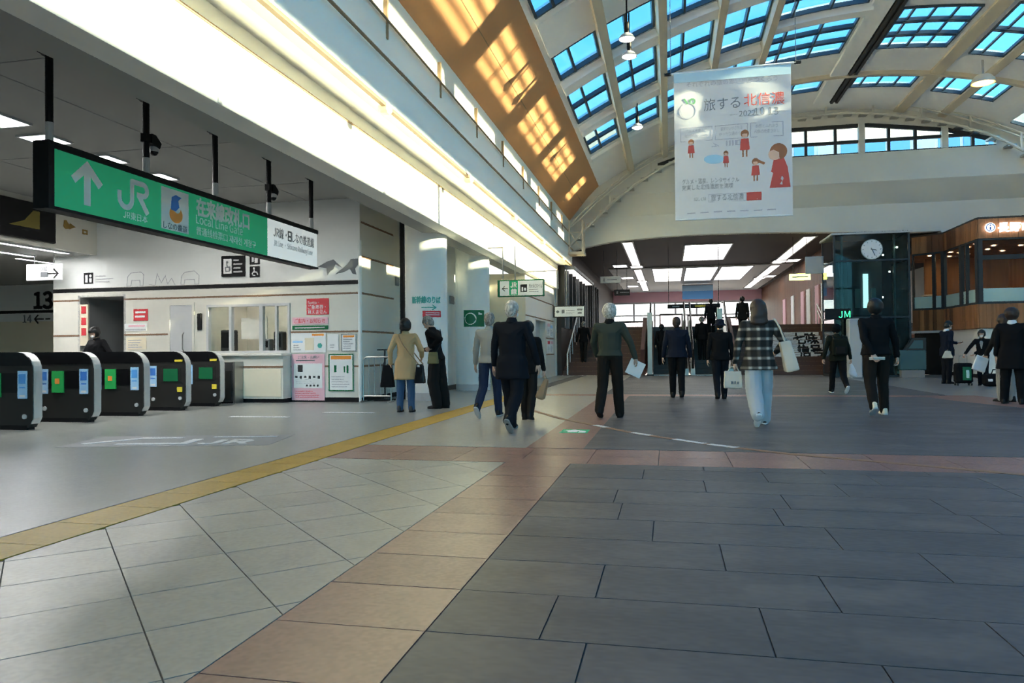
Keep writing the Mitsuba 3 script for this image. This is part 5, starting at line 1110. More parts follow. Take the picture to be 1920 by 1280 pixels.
inner = Polygon([*VX, (13.8, 25.44), (13.8, 32.5), (8.75, 32.5)])
part(ib, 'ceiling', extr(inner.buffer(-0.1), 'xy', 4.40, 4.46), 'wood_dark')
part(ib, 'roof', extr(inner.buffer(0.02), 'xy', 4.98, 5.06), 'dark_brown')
part(ib, 'floor', extr(inner.buffer(-0.22), 'xy', 1.5, 1.58), 'dark_brown')
part(ib, 'back_wall', bx(9.7, 13.6, 31.0, 31.1, 1.6, 4.4), 'wood')
part(ib, 'back_wall', bx(12.6, 12.7, 25.7, 31.0, 1.6, 4.4), 'wood')
part(ib, 'ledge', seg_box(0, -0.2, 1.1, 1.5, 1.58, -0.05, 0.2), 'light_grey', label='pale ledge over the black base wall')
for n_, (x, y) in enumerate(((10.0, 27.6), (10.7, 27.4), (10.9, 28.4), (9.9, 28.9), (10.7, 29.6), (11.6, 27.6), (11.6, 29.0), (9.95, 26.8), (10.3, 30.2), (9.5, 29.8), (10.3, 29.2))):
    l = thing('downlight', 'round warm downlight in the ceiling of the wooden office', 'ceiling light', 'downlights of the information office')
    part(l, 'ring', lathe([(0.07, 0.0), (0.1, 0.0), (0.1, 0.02), (0.07, 0.02)], (x, y, 4.37)), 'light_grey')
    lamp(l, 'lens', disc(0.07, 0.002, 16).apply_transform(trimesh.transformations.rotation_matrix(math.pi, [1, 0, 0])).apply_translation((x, y, 4.385)), (90, 64, 36))
for n_, (x, y, w, h, m_) in enumerate(((10.2, 27.5, 0.5, 1.0, 'cream_band'), (10.9, 29.0, 0.6, 1.3, 'cream_band'), (11.2, 27.0, 0.8, 0.9, 'wood_b'), (9.4, 29.6, 0.35, 1.35, 'cream_band'), (9.95, 30.2, 0.5, 0.8, 'frost_teal'))):
    o_ = thing('display_shelf', ['pale display shelf behind the side windows of the wooden office', 'tall pale shelf deep inside the wooden office', 'wooden shelf behind the front window of the wooden office', 'pale panel behind the far left window of the wooden office', 'teal shelf deep inside the wooden office'][n_], 'shelf')
    part(o_, 'cabinet', cbx(x - w / 2, x + w / 2, y, y + 0.3, 1.58, 1.58 + h, 0.02), m_)
    part(o_, 'shelf_board', cat([bx(x - w / 2 - 0.02, x + w / 2 + 0.02, y - 0.03, y + 0.02, 1.58 + h * q, 1.60 + h * q) for q in (0.35, 0.65, 0.95)]), 'wood')
si = thing('lit_sign', 'lit white sign with a blue i symbol and Japanese letters on the wooden office', 'sign')
def glow(k, rgb):
    scene[k]['emitter'] = {'type': 'area', 'radiance': {'type': 'rgb', 'value': list(rgb)}}
so = (9.62, 25.44, 4.57)
glow(part(si, 'symbol_disc', orient(disc(0.15, 0.03, 32).apply_translation((0.22, 0.14, 0)), so, *EX), 'white'), (0.12, 0.125, 0.135))
part(si, 'symbol', orient(cat(poly2(Point(0.22, 0.14).buffer(0.125).difference(Point(0.22, 0.14).buffer(0.1)), 0.036), quad(0.2, 0.24, 0.06, 0.16, 0.036), disc(0.025, 0.036).apply_translation((0.22, 0.205, 0))), so, *EX), 'sign_blue')
for q, ch in enumerate('長野市'):
    glow(part(si, 'letter', orient(text2(ch, 0.27, 0.44 + 0.32 * q, 0.02, 0.03, bold=True), so, *EX), 'white'), (0.12, 0.125, 0.135))
# ================================================================ PEOPLE
mat('skin', (0.52, 0.33, 0.24), 0.55); mat('skin_b', (0.58, 0.38, 0.28), 0.55)
mat('hair_black', (0.012, 0.011, 0.011), 0.45); mat('hair_brown', (0.035, 0.02, 0.014), 0.45); _hair = lambda a, b: proc(lambda p, n, uv: mix(mi.Color3f(*a), mi.Color3f(*b), smoothstep(0.25, 0.75, fbm(p.x * 70, p.y * 70, p.z * 22))))
mat('hair_grey', _hair((0.13, 0.12, 0.11), (0.34, 0.32, 0.29)), 0.6); mat('hair_white', _hair((0.26, 0.24, 0.21), (0.62, 0.58, 0.52)), 0.6)
mat('cloth_black', (0.0066, 0.0066, 0.0077), 0.8, 0.0, 0.12); mat('cloth_ink', (0.0088, 0.0099, 0.0143), 0.8, 0.0, 0.12); mat('cloth_navy', (0.0099, 0.0132, 0.0248), 0.8, 0.0, 0.12); mat('cloth_dark', (0.0138, 0.0132, 0.0127), 0.8, 0.0, 0.12)
mat('cloth_tan', (0.48, 0.32, 0.16), 0.85); mat('cloth_grey', (0.30, 0.295, 0.27), 0.85); mat('cloth_moss', (0.0442, 0.0527, 0.0425), 0.9, 0.0, 0.12); mat('cloth_brown', (0.0165, 0.0132, 0.0110), 0.85, 0.0, 0.12)
mat('cloth_olive', (0.0121, 0.0143, 0.0099), 0.85, 0.0, 0.12); mat('denim', (0.0510, 0.0935, 0.1700), 0.85, 0.0, 0.12); mat('denim_dark', (0.0187, 0.0298, 0.0638), 0.85, 0.0, 0.12); mat('denim_pale', (0.42, 0.46, 0.49), 0.85)
mat('trouser_grey', (0.30, 0.30, 0.29), 0.85); mat('eye', (0.02, 0.015, 0.012), 0.3); mat('lip', (0.38, 0.17, 0.14), 0.6); mat('canvas', (0.62, 0.56, 0.46), 0.85); mat('plastic_white', (0.75, 0.76, 0.78), 0.4)
mat('tan_leather', (0.30, 0.19, 0.10), 0.6); mat('olive_leather', (0.12, 0.12, 0.05), 0.5)
def _plaid(p, n, uv):
    a, b = p.x * 0.99 + p.y * 0.12, p.z
    fx = dr.abs(a / 0.115 - dr.floor(a / 0.115) - 0.5)
    fz = dr.abs(b / 0.125 - dr.floor(b / 0.125) - 0.5)
    u, w = smoothstep(0.22, 0.45, fx), smoothstep(0.28, 0.46, fz)
    return mix(mi.Color3f(0.014, 0.013, 0.012), mi.Color3f(0.55, 0.52, 0.45), dr.clip(0.06 * u + 0.2 * w + 0.6 * u * w, 0, 1))
mat('plaid', proc(_plaid), 0.9)
_S1 = np.array(trimesh.creation.icosphere(1).vertices)
_S2 = np.array(trimesh.creation.icosphere(2).vertices)
def ball(p, r, s=None): return np.asarray(p, float) + np.broadcast_to(np.asarray(r, float), (3,)) * (_S1 if s is None else s)
def hull(*bs): return m3.Manifold.hull_points(np.vstack(bs).astype(np.float32))
def union(ms): return m3.Manifold.batch_boolean(ms, m3.OpType.Add)
def relax(v, f, it, lam=0.45):
    from scipy import sparse
    _, ix, inv = np.unique(np.round(v, 5), axis=0, return_index=True, return_inverse=True)
    inv = inv.ravel()
    v, f = v[ix], inv[f]
    f = f[(f[:, 0] != f[:, 1]) & (f[:, 1] != f[:, 2]) & (f[:, 0] != f[:, 2])]
    i, j = np.r_[f[:, 0], f[:, 1], f[:, 2]], np.r_[f[:, 1], f[:, 2], f[:, 0]]
    A = sparse.coo_matrix((np.ones(2 * len(i)), (np.r_[i, j], np.r_[j, i])), (len(v), len(v))).tocsr()
    A.data[:] = 1
    A = sparse.diags(1 / np.maximum(np.asarray(A.sum(1)).ravel(), 1)) @ A
    for _ in range(it):
        v = v + lam * (A @ v - v)
        v = v - (lam + 0.02) * (A @ v - v)
    return v, f
def finish(man, edge=0.03, it=8, wrinkle=0.0, seed=0):
    m_ = man.refine_to_length(edge).to_mesh()
    v, f = relax(m_.vert_properties[:, :3].astype(float), m_.tri_verts.astype(int), it)
    t = trimesh.Trimesh(v, f, process=False)
    if wrinkle:
        n = np.array(t.vertex_normals); v = np.array(t.vertices)
        f1 = meshkit.fbm(v * np.array([7, 7, 11]), 3, seed) - 0.5
        t = trimesh.Trimesh(v + n * (f1 * wrinkle)[:, None], t.faces, process=False)
    return t
def rot(ax, a):
    return trimesh.transformations.rotation_matrix(a, ax)[:3, :3]
def ik(s, t, l1, l2, hint):
    s, t, hint = (np.asarray(q, float) for q in (s, t, hint))
    d = t - s
    L = min(np.linalg.norm(d), (l1 + l2) * 0.995)
    u = d / np.linalg.norm(d)
    a = (l1 * l1 - l2 * l2 + L * L) / (2 * L)
    hgt = math.sqrt(max(l1 * l1 - a * a, 0))
    q = hint - u * (hint @ u)
    q /= np.linalg.norm(q) + 1e-9
    return s + u * a + q * hgt, s + u * L
def hand(w, d, n, side, curl):
    """palm, four unequal fingers with two bends and a thumb; d = along the hand, n = the way the palm faces"""
    d = d / np.linalg.norm(d)
    n = n - d * (n @ d); n /= np.linalg.norm(n) + 1e-9
    s = np.cross(d, n) * side
    P_ = lambda a, b, c: w + d * a + s * b + n * c
    out = [hull(ball(P_(0, 0, 0), 0.024), ball(P_(0.085, 0.03, 0), 0.014), ball(P_(0.09, -0.03, 0), 0.013))]
    for b, L in ((0.031, 0.072), (0.011, 0.082), (-0.010, 0.077), (-0.030, 0.060)):
        a0, p = curl * 0.5, P_(0.088, b, 0)
        for k, (fr, r0, r1) in enumerate(((0.42, 0.0098, 0.009), (0.33, 0.009, 0.0083), (0.25, 0.0083, 0.0072))):
            q = p + (d * math.cos(a0) + n * math.sin(a0)) * L * fr
            out.append(hull(ball(p, r0), ball(q, r1)))
            p, a0 = q, a0 + curl
    t0, t1 = P_(0.025, 0.03, 0.006), P_(0.06, 0.048, 0.022)
    out += [hull(ball(t0, 0.014), ball(t1, 0.0105)), hull(ball(t1, 0.0105), ball(P_(0.088, 0.042, 0.034), 0.009))]
    return out
class P: pass
NP = [0]
def person(label, x, y, h, heading=0.0, z=0.0, lean=0.0, legs=((0.0, 0.05), (0.0, 0.05)), feet=(0.0, 0.0), hands=((-0.27, 0.03, 0.80), (0.27, 0.03, 0.80)),
           hints=((-0.6, -1, 0), (0.6, -1, 0)), palms=((1, 0, 0), (-1, 0, 0)), curl=0.35, nod=0.0, turn=0.0, top='cloth_black', hem=0.86, flare=0.0, sleeve=1.0, pants='cloth_black', wide=1.0, pant_hem=0.085,
           shoes='black', sole='black', hair='hair_black', style='short', mask=False, strap_mask=False, skin='skin', stance=0.0, collar=None, girth=1.0, group=None, shirt=None):
    NP[0] += 1
    o = P()
    k = thing('person', label, 'person', group)
    sc_ = h / 1.735
    Rl = rot([1, 0, 0], -lean)
    pv = np.array([0, 0, 0.93])
    L_ = lambda p: Rl @ (np.asarray(p, float) - pv) + pv
    hx = 0.088
    J_ = []
    for i, sx in enumerate((-1, 1)):
        a, b = legs[i]
        hip = np.array([sx * hx, 0, 0.90])
        kn = hip + 0.425 * np.array([sx * stance, math.sin(a), -math.cos(a)])
        an = kn + 0.40 * np.array([sx * stance, math.sin(a - b), -math.cos(a - b)])
        J_.append((hip, kn, an))
    sup = 0 if feet[0] < feet[1] else 1
    for _ in range(40):                                   # bend the lifted leg until its toe clears the floor
        z_ = []
        for i in range(2):
            Rf = rot([1, 0, 0], -feet[i])
            z_.append(min((J_[i][2] + Rf @ np.array(q))[2] for q in ((0, -0.08, -0.085), (0, 0.19, -0.085))))
        if z_[1 - sup] >= z_[sup] - 0.002: break
        i = 1 - sup
        hip, kn, an = J_[i]
        a, b = legs[i]
        b = b + 0.03 * (_ + 1)
        J_[i] = (hip, kn, kn + 0.40 * np.array([(-1, 1)[i] * stance, math.sin(a - b), -math.cos(a - b)]))
    low = []
    for i in range(2):
        Rf = rot([1, 0, 0], -feet[i])
        low.append(min((J_[i][2] + Rf @ np.array(q))[2] for q in ((0, -0.08, -0.085), (0, 0.19, -0.085))))
    dz = -min(low)
    up = np.array([0, 0, dz])
    J_ = [tuple(q + up for q in j) for j in J_]
    L0 = L_
    L_ = lambda p: L0(p) + up
    sw = 0.175 * (0.6 + 0.4 * girth)
    sh = [L_((-sw, -0.005, 1.395)), L_((sw, -0.005, 1.395))]
    arms = []
    for i in range(2):
        el, wr = ik(sh[i], np.array(hands[i], float) + up, 0.285, 0.25, hints[i])
        arms.append((sh[i], el, wr))
    g = girth
    # skin: the whole figure
    b = [hull(ball(L_((0, 0, 0.95)), (0.135, 0.09, 0.09)), ball(L_((0, 0.0, 1.10)), (0.12, 0.085, 0.08))),
         hull(ball(L_((0, 0.0, 1.10)), (0.12, 0.085, 0.08)), ball(L_((0, 0.005, 1.29)), (0.14, 0.095, 0.10))),
         hull(ball(L_((0, 0.005, 1.29)), (0.14, 0.095, 0.10)), ball(sh[0], 0.045), ball(sh[1], 0.045)),
         hull(ball(L_((0, 0, 1.42)), 0.06), ball(L_((0, 0.015, 1.52)), 0.052))]
    for i in range(2):
        hip, kn, an = J_[i]
        b += [hull(ball(hip + (0, 0, 0.03), 0.08), ball(kn, 0.052)), hull(ball(kn, 0.052), ball(an + (an - kn) * -0.55, 0.05), ball(an, 0.036))]
        s_, el, wr = arms[i]
        b += [hull(ball(s_, 0.047), ball(el, 0.037)), hull(ball(el, 0.037), ball(wr, 0.026))]
        b += hand(wr, wr - el, np.array(palms[i], float), (1, -1)[i], curl)
    nk = L_((0, 0.012, 1.50))
    Rh = rot([0, 0, 1], turn) @ Rl @ rot([1, 0, 0], -nod)
    Hd = lambda p: Rh @ np.asarray(p, float) + nk
    hb = lambda c, r: Rh @ 0 if False else (np.asarray(c, float) + np.broadcast_to(np.asarray(r, float), (3,)) * _S2) @ Rh.T + nk
    head_ = [hull(hb((0, 0.005, 0.125), (0.074, 0.092, 0.098))), hull(hb((0, 0.012, 0.09), (0.066, 0.078, 0.06)), hb((0, 0.052, 0.022), (0.034, 0.03, 0.022)), hb((0, 0.0, 0.035), (0.052, 0.04, 0.03))),
             hull(hb((0, 0.092, 0.105), (0.008, 0.008, 0.008)), hb((0, 0.108, 0.068), (0.014, 0.010, 0.009)), hb((0, 0.085, 0.066), (0.017, 0.01, 0.008))),
             hull(hb((0.0, 0.085, 0.125), (0.05, 0.012, 0.009))), hull(hb((0, 0.088, 0.042), (0.022, 0.008, 0.008)))]
    for sx in (-1, 1):
        head_.append(hull(hb((sx * 0.074, -0.005, 0.095), (0.008, 0.016, 0.03)), hb((sx * 0.082, -0.014, 0.105), (0.006, 0.016, 0.024))))
    scale_m = np.eye(4); scale_m[:3, :3] *= sc_
    M = trimesh.transformations.translation_matrix((x, y, z)) @ trimesh.transformations.rotation_matrix(math.radians(heading), [0, 0, 1]) @ scale_m
    def put(nm, man, m_, edge=0.03, it=6, wr_=0.0, label_=None):
        t = finish(man, edge, it, wr_, NP[0]) if isinstance(man, m3.Manifold) else man.copy()
        t.apply_transform(M)
        return part(k, nm, t, m_, 50, label_)
    scene[k] = mikit.ply(finish(union(b + head_), 0.03, 3).apply_transform(M), 'm_' + skin, 50)
    for sx in (-1, 1):
        put('eye', cat(trimesh.Trimesh(*[hull(hb((sx * 0.031, 0.088, 0.103), (0.013, 0.006, 0.006))).to_mesh().vert_properties[:, :3], hull(hb((sx * 0.031, 0.088, 0.103), (0.013, 0.006, 0.006))).to_mesh().tri_verts])), 'eye')
    if not mask:
        put('mouth', hull(hb((0, 0.094, 0.042), (0.02, 0.005, 0.005))), 'lip', 0.05, 0)
    # trousers
    t = [hull(ball(L_((0, 0, 1.02)), (0.145 * g, 0.105 * g, 0.05)), ball((0, -0.005, 0.93 + dz), (0.155 * g, 0.115 * g, 0.08)))]
    for i in range(2):
        hip, kn, an = J_[i]
        w2 = wide
        end = an + (an - kn) / np.linalg.norm(an - kn) * 0.02
        t += [hull(ball(hip + (0, -0.005, 0.03), (0.098 * g, 0.115 * g, 0.09)), ball(kn, 0.076 * w2)), hull(ball(kn, 0.076 * w2), ball(kn * 0.5 + an * 0.5 + (0, -0.008, 0), 0.072 * w2), ball(end, 0.062 * w2))]
    put('trousers', union(t), pants, 0.035, 6, 0.018)
    # top
    hz = hem + dz
    wv = [(0, 0, 1.02), (0, 0.0, 1.12), (0, 0.005, 1.29)]
    tp = [hull(ball(L_(wv[0]), (0.158 * g, 0.12 * g, 0.08)), ball(L_(wv[1]), (0.15 * g, 0.115 * g, 0.07)), ball(L_(wv[2]), (0.168 * g, 0.122 * g, 0.1))),
          hull(ball(L_(wv[2]), (0.168 * g, 0.122 * g, 0.1)), ball(sh[0] + (0, 0, -0.005), (0.066, 0.07, 0.06)), ball(sh[1] + (0, 0, -0.005), (0.066, 0.07, 0.06)), ball(L_((0, -0.01, 1.42)), (0.1, 0.075, 0.05)))]
    if hem < 0.97:
        q0 = L_((0, 0, 1.02))
        sk_ = [ball(q0, (0.158 * g, 0.12 * g, 0.08)), ball((0, -0.005, hz), (0.19 * g + flare, 0.14 * g + flare * 0.8, 0.03))]
        for hip, kn, an in J_:
            fr = min(max((hip[2] + 0.03 - hz) / max(hip[2] + 0.03 - kn[2], 0.01), 0), 1)
            sk_.append(ball(hip + (0, -0.005, 0.03), (0.105 * g, 0.124 * g, 0.09)))
            sk_.append(ball((hip + (0, 0, 0.03)) * (1 - fr) + kn * fr, (0.105 * g * (1 - fr) + 0.085 * wide * fr + flare * 0.6, 0.124 * g * (1 - fr) + 0.085 * wide * fr + flare * 0.6, 0.03)))
        tp.append(hull(*sk_))
    tp = [union(tp).trim_by_plane((0, 0, 1), hz)]
    for i in range(2):
        s_, el, wr = arms[i]
        cuff = el + (wr - el) * (0.97 * sleeve)
        tp += [hull(ball(s_, 0.068), ball(el, 0.053)), hull(ball(el, 0.053), ball(cuff, 0.041))]
    put({'coat': 'coat'}.get('', 'jacket'), union(tp), top, 0.03, 5, 0.02)
    put('collar', hull(ball(L_((0, -0.012, 1.44)), (0.085, 0.075, 0.03)), ball(L_((0, 0.0, 1.495)), (0.066, 0.064, 0.018))), collar or top, 0.04, 2)
    if shirt:
        put('shirt_front', hull(ball(L_((0, 0.115, 1.36)), (0.05, 0.02, 0.05)), ball(L_((0, 0.13, 1.18)), (0.018, 0.014, 0.03))), shirt, 0.04, 2)
    # shoes
    for i in range(2):
        an = J_[i][2]
        Rf = rot([1, 0, 0], -feet[i])
        F = lambda p, r: (np.asarray(p, float) + np.broadcast_to(np.asarray(r, float), (3,)) * _S1) @ Rf.T + an
        nrm = Rf @ np.array([0, 0, 1.0])
        base = float(nrm @ (an + Rf @ np.array([0, 0, -0.085])))
        foot = union([hull(F((0, -0.045, -0.045), (0.038, 0.042, 0.045)), F((0, 0.09, -0.058), (0.046, 0.05, 0.03)), F((0, 0.15, -0.062), (0.036, 0.04, 0.024))),
                      hull(F((0, -0.03, 0.01), 0.043), F((0, -0.035, -0.04), (0.038, 0.042, 0.04)), F((0, 0.05, -0.045), (0.038, 0.04, 0.03)))])
        put('shoe', foot.trim_by_plane(nrm, base + 0.016), shoes, 0.03, 2)
        so = hull(F((0, -0.048, -0.07), (0.041, 0.044, 0.03)), F((0, 0.095, -0.07), (0.049, 0.052, 0.03)), F((0, 0.155, -0.07), (0.038, 0.04, 0.03)))
        put('sole', so.trim_by_plane(nrm, base).trim_by_plane(-nrm, -(base + 0.022)), sole, 0.05, 0)
    # hair
    if style == 'hat':
        hp = lathe([(0.0, 0.245), (0.075, 0.24), (0.092, 0.215), (0.097, 0.15), (0.145, 0.105), (0.14, 0.1), (0.09, 0.135), (0, 0.14)], n=24)
        hp.apply_transform(np.block([[Rh, nk[:, None]], [np.zeros((1, 3)), np.ones((1, 1))]]))
        put('bucket_hat', hp, hair)
        hm = hull(hb((0, -0.012, 0.1), (0.08, 0.09, 0.07)))
        put('hair', hm.trim_by_plane(-(Rh @ np.array([0, 1.0, 0])), -float((Rh @ np.array([0, 1.0, 0])) @ Hd((0, 0.02, 0)))), 'hair_black', 0.03, 3)
    else:
        yv, zv = Rh @ np.array([0, 1.0, 0]), Rh @ np.array([0, 0, 1.0])
        sz = {'short': (0.089, 0.105, 0.112), 'bob': (0.112, 0.122, 0.130), 'long': (0.114, 0.12, 0.126), 'full': (0.112, 0.122, 0.128)}[style]
        cz = {'short': 0.132, 'bob': 0.118, 'long': 0.125, 'full': 0.13}[style]
        hm = hull(hb((0, -0.006, cz), sz))
        if style == 'bob':
            hm = union([hm, hull(hb((0, -0.025, 0.06), (0.108, 0.092, 0.05)), hb((0, -0.02, 0.11), (0.104, 0.1, 0.05)))])
        if style == 'long':
            hm = union([hm, hull(hb((0, -0.04, 0.10), (0.106, 0.085, 0.06)), hb((0, -0.075, -0.07), (0.115, 0.062, 0.06)))])
        if style in ('short', 'full'):
            hm = union([hm, hull(hb((0, -0.05, 0.075), (0.068, 0.055, 0.05)), hb((0, -0.045, 0.03), (0.052, 0.035, 0.025)))])
        cutter = m3.Manifold.cube((0.3, 0.3, 0.19)).translate((-0.15, 0.045 if style != 'short' else 0.03, -0.05 if style != 'long' else -0.09))
        if style == 'short':
            cutter = cutter + m3.Manifold.cube((0.3, 0.3, 0.12)).translate((-0.15, 0.0, -0.06))
        cm_ = np.zeros((3, 4), np.float32); cm_[:, :3] = Rh; cm_[:, 3] = nk
        hm = hm - cutter.transform(cm_)
        put('hair', hm, hair, 0.018, 2, 0.03)
    if mask:
        put('face_mask', hull(hb((0, 0.07, 0.05), (0.05, 0.04, 0.036)), hb((0, 0.105, 0.06), (0.018, 0.012, 0.02))), 'white', 0.03, 2)
    o.key, o.M, o.arms, o.sh, o.L, o.sc, o.J = k, M, arms, sh, L_, sc_, J_
    o.W = lambda p: (M @ np.array([*p, 1.0]))[:3]
    o.wrist = [o.W(a[2]) for a in arms]
    o.grip = [o.W(a[2] + (a[2] - a[1]) / np.linalg.norm(a[2] - a[1]) * 0.085) for a in arms]
    return o
def placed(m, o): return m.copy().apply_transform(o.M)
def bag_mesh(w, d, h, taper=0.85, r=0.02, dent=0.0):
    """soft bag, its top edge at z = 0, hanging down"""
    q = [ball((sx * (w / 2 * (taper if zt == 0 else 1) - r), sy * (d / 2 * (0.5 if zt == 0 else 1) - r), -r if zt == 0 else -h + r), r) for zt in (0, 1) for sx in (-1, 1) for sy in (-1, 1)]
    return finish(hull(*q), 0.05, 2, 0.02, 3)
WALK = dict(legs=((0.30, 0.12), (-0.22, 0.45)), feet=(-0.05, 0.75))
WALK2 = dict(legs=((-0.22, 0.45), (0.30, 0.12)), feet=(0.75, -0.05))
STEP = dict(legs=((0.12, 0.08), (-0.12, 0.12)), feet=(0.0, 0.15))
STEP2 = dict(legs=((-0.12, 0.12), (0.12, 0.08)), feet=(0.15, 0.0))

# woman in beige and man in black beside the first column
w1 = person('woman in a beige coat and jeans with two black bags, beside the first column', -4.3, 11.55, 1.54, heading=4, stance=0.03, top='cloth_tan', hem=0.60, flare=0.03, pants='denim', wide=1.0, shoes='dark_brown', sole='black', style='bob', hair='hair_black',
            hands=((-0.30, 0.02, 0.90), (0.24, 0.26, 1.02)), girth=1.05)
b_ = single('shoulder_bag', placed(bag_mesh(0.20, 0.12, 0.36, 0.7).apply_translation((0.30, -0.09, 0.90)), w1), 'black_gloss', 'black crossbody bag on the right hip of the woman in beige', 'bag', smooth=40)
part(b_, 'strap', placed(tube([(0.27, -0.10, 0.90), (0.12, -0.165, 1.10), (-0.02, -0.155, 1.28), (-0.10, -0.10, 1.42), (-0.12, 0.0, 1.47), (-0.06, 0.12, 1.36), (0.16, 0.15, 1.05), (0.33, 0.0, 0.9)], 0.011, 6), w1), 'tan_leather', label='brown strap')
part(b_, 'clasp', placed(bx(0.27, 0.31, -0.17, -0.155, 0.84, 0.88), w1), 'chrome')
b_ = single('tote_bag', placed(bag_mesh(0.26, 0.14, 0.42, 0.7).apply_translation((-0.36, 0.02, 0.88)), w1), 'cloth_black', 'black tote bag hanging from the left arm of the woman in beige', 'bag', smooth=40)
part(b_, 'handle', placed(cat(tube([(-0.44, 0.0, 0.87), (-0.40, 0.02, 1.0), (-0.30, 0.03, 1.03), (-0.29, 0.02, 0.87)], 0.01, 6)), w1), 'black')
m1 = person('grey haired man in black looking down at his hands beside the first column', -4.02, 12.34, 1.66, heading=82, lean=0.16, nod=0.45, top='cloth_black', hem=0.90, pants='cloth_dark', wide=1.45, shoes='black', hair='hair_grey', style='short', stance=0.02, legs=((0.06, 0.05), (-0.12, 0.05)), feet=(0, 0.0),
            hands=((-0.19, 0.02, 1.13), (0.02, 0.25, 1.08)), hints=((-0.15, -1.0, 0.35), (0.6, -0.6, 0)), palms=((0.6, 0.5, 0), (-0.6, 0.4, 0)), curl=0.5)
b_ = single('pouch', placed(bag_mesh(0.2, 0.1, 0.22, 0.9).apply_transform(trimesh.transformations.rotation_matrix(math.pi / 2, [0, 0, 1])).apply_translation((-0.26, -0.06, 1.04)), m1), 'olive_leather', 'olive green pouch at the hip of the man in black by the column', 'bag', smooth=40)
part(b_, 'strap', placed(tube([(-0.22, -0.1, 1.03), (-0.1, -0.15, 1.2), (0.0, -0.1, 1.33), (0.06, -0.05, 1.45)], 0.01, 6), m1), 'black')
# walkers
p_grey = person('grey haired man in a light grey jacket and dark jeans walking away', -2.66, 10.75, 1.60, heading=-4, **WALK2, top='cloth_grey', hem=0.90, pants='denim_dark', shoes='black', sole='light_grey', hair='hair_grey', style='short', hands=((-0.30, 0.14, 0.84), (0.27, 0.0, 0.82)), girth=1.02)
p_coat = person('white haired man in a long black coat and black trousers walking away', -1.92, 8.93, 1.64, heading=-8, **WALK, top='cloth_ink', hem=0.70, flare=0.02, pants='cloth_ink', wide=1.15, shoes='black', sole='mid_grey', hair='hair_white', style='short', turn=-0.25, girth=1.18, hands=((-0.30, 0.10, 0.86), (0.32, 0.10, 0.90)), mask=True)
p_hid = person('person in black mostly hidden behind the man in the long coat', -2.0, 10.4, 1.42, heading=-5, **STEP, top='cloth_black', hem=0.80, pants='cloth_dark', shoes='black', hair='hair_black', style='full', hands=((-0.26, 0.05, 0.82), (0.29, 0.04, 0.80)), curl=0.7)
b_ = single('tan_bag', bag_mesh(0.12, 0.24, 0.30, 0.55).apply_transform(trimesh.transformations.rotation_matrix(0.35, [0, 1, 0])).apply_translation(p_hid.grip[1] + (0.03, 0, -0.06)), 'tan_leather', 'tan bag carried low to the right of the man in the long black coat', 'bag', smooth=40)
part(b_, 'handle', tube([p_hid.grip[1] + (0.0, -0.06, -0.09), p_hid.grip[1] + (0, -0.02, 0.0), p_hid.grip[1] + (0, 0.03, 0.0), p_hid.grip[1] + (0.02, 0.07, -0.09)], 0.008, 6), 'tan_leather')
p_sw = person('white haired man in a dark green grey sweater walking away with a white envelope', -0.86, 10.86, 1.67, heading=-3, legs=((-0.10, 0.22), (0.14, 0.06)), feet=(0.35, 0.0), stance=0.05, top='cloth_moss', hem=0.94, pants='cloth_brown', wide=1.12, shoes='cloth_dark', sole='black', hair='hair_white', style='full', hands=((-0.24, 0.26, 0.95), (0.40, 0.10, 0.86)), hints=((-1, -0.5, 0), (1, -0.4, 0)), curl=0.75, palms=((1, 0, 0), (-1, 0.2, 0)), girth=1.1, collar='cloth_black')
gp = p_sw.grip[1]
en = orient(cat(quad(-0.11, 0.12, -0.2, 0.03, 0.012)), gp + (0.005, 0.0, 0.0), (0.9, 0.1, -0.42), (0.42, 0.0, 0.9))
b_ = single('envelope', en, 'paper', 'large white envelope in the right hand of the man in the green grey sweater', 'envelope')
part(b_, 'flap', orient(poly2([(-0.11, 0.03), (0.12, 0.03), (0.005, -0.06)], 0.003), gp + (0.005, -0.001, 0.0), (0.9, 0.1, -0.42), (0.42, 0.0, 0.9)), 'white')
p_navy = person('man in a dark navy jacket in front of the left escalator', 0.15, 15.55, 1.66, heading=2, **STEP, top='cloth_navy', hem=0.86, flare=0.02, pants='cloth_black', shoes='black', hair='hair_brown', style='short', girth=1.22, hands=((-0.30, 0.06, 0.82), (0.30, 0.06, 0.82)))
p_cap = person('man in black with a dark bucket hat walking towards the escalators', 0.99, 15.15, 1.58, heading=4, **STEP2, top='cloth_black', hem=0.84, pants='cloth_ink', shoes='black', hair='cloth_navy', style='hat', girth=1.2)
p_pl = person('woman in a black and white plaid jacket and pale jeans with canvas bags', 1.14, 10.0, 1.64, heading=3, **WALK2, top='plaid', hem=0.78, flare=0.035, pants='denim_pale', wide=1.45, shoes='black', sole='white', hair='hair_brown', style='long', girth=1.16, hands=((-0.33, 0.03, 0.80), (0.27, 0.22, 1.02)), hints=((-1, -0.6, 0), (0.8, -1, 0)), curl=0.8)
gp = p_pl.grip[0]
b_ = single('canvas_bag', bag_mesh(0.24, 0.1, 0.23, 0.92).apply_translation(gp + (-0.02, -0.02, -0.03)), 'canvas', 'small canvas bag in the left hand of the woman in plaid', 'bag', smooth=40)
part(b_, 'handle', tube([gp + (-0.09, -0.02, -0.05), gp + (-0.05, -0.02, 0.02), gp + (0.03, -0.02, 0.02), gp + (0.06, -0.02, -0.05)], 0.009, 6), 'canvas')
part(b_, 'print', orient(text2('TOKYO', 0.05, 0, 0, 0.003, width=0.12) if False else cat(quad(0, 0.03, 0, 0.035), quad(0.04, 0.06, 0, 0.035), quad(0.07, 0.1, 0, 0.03)), gp + (-0.05, -0.085, -0.2), *EX), 'text_grey')
sw_ = p_pl.W((0.30, -0.04, 1.16))
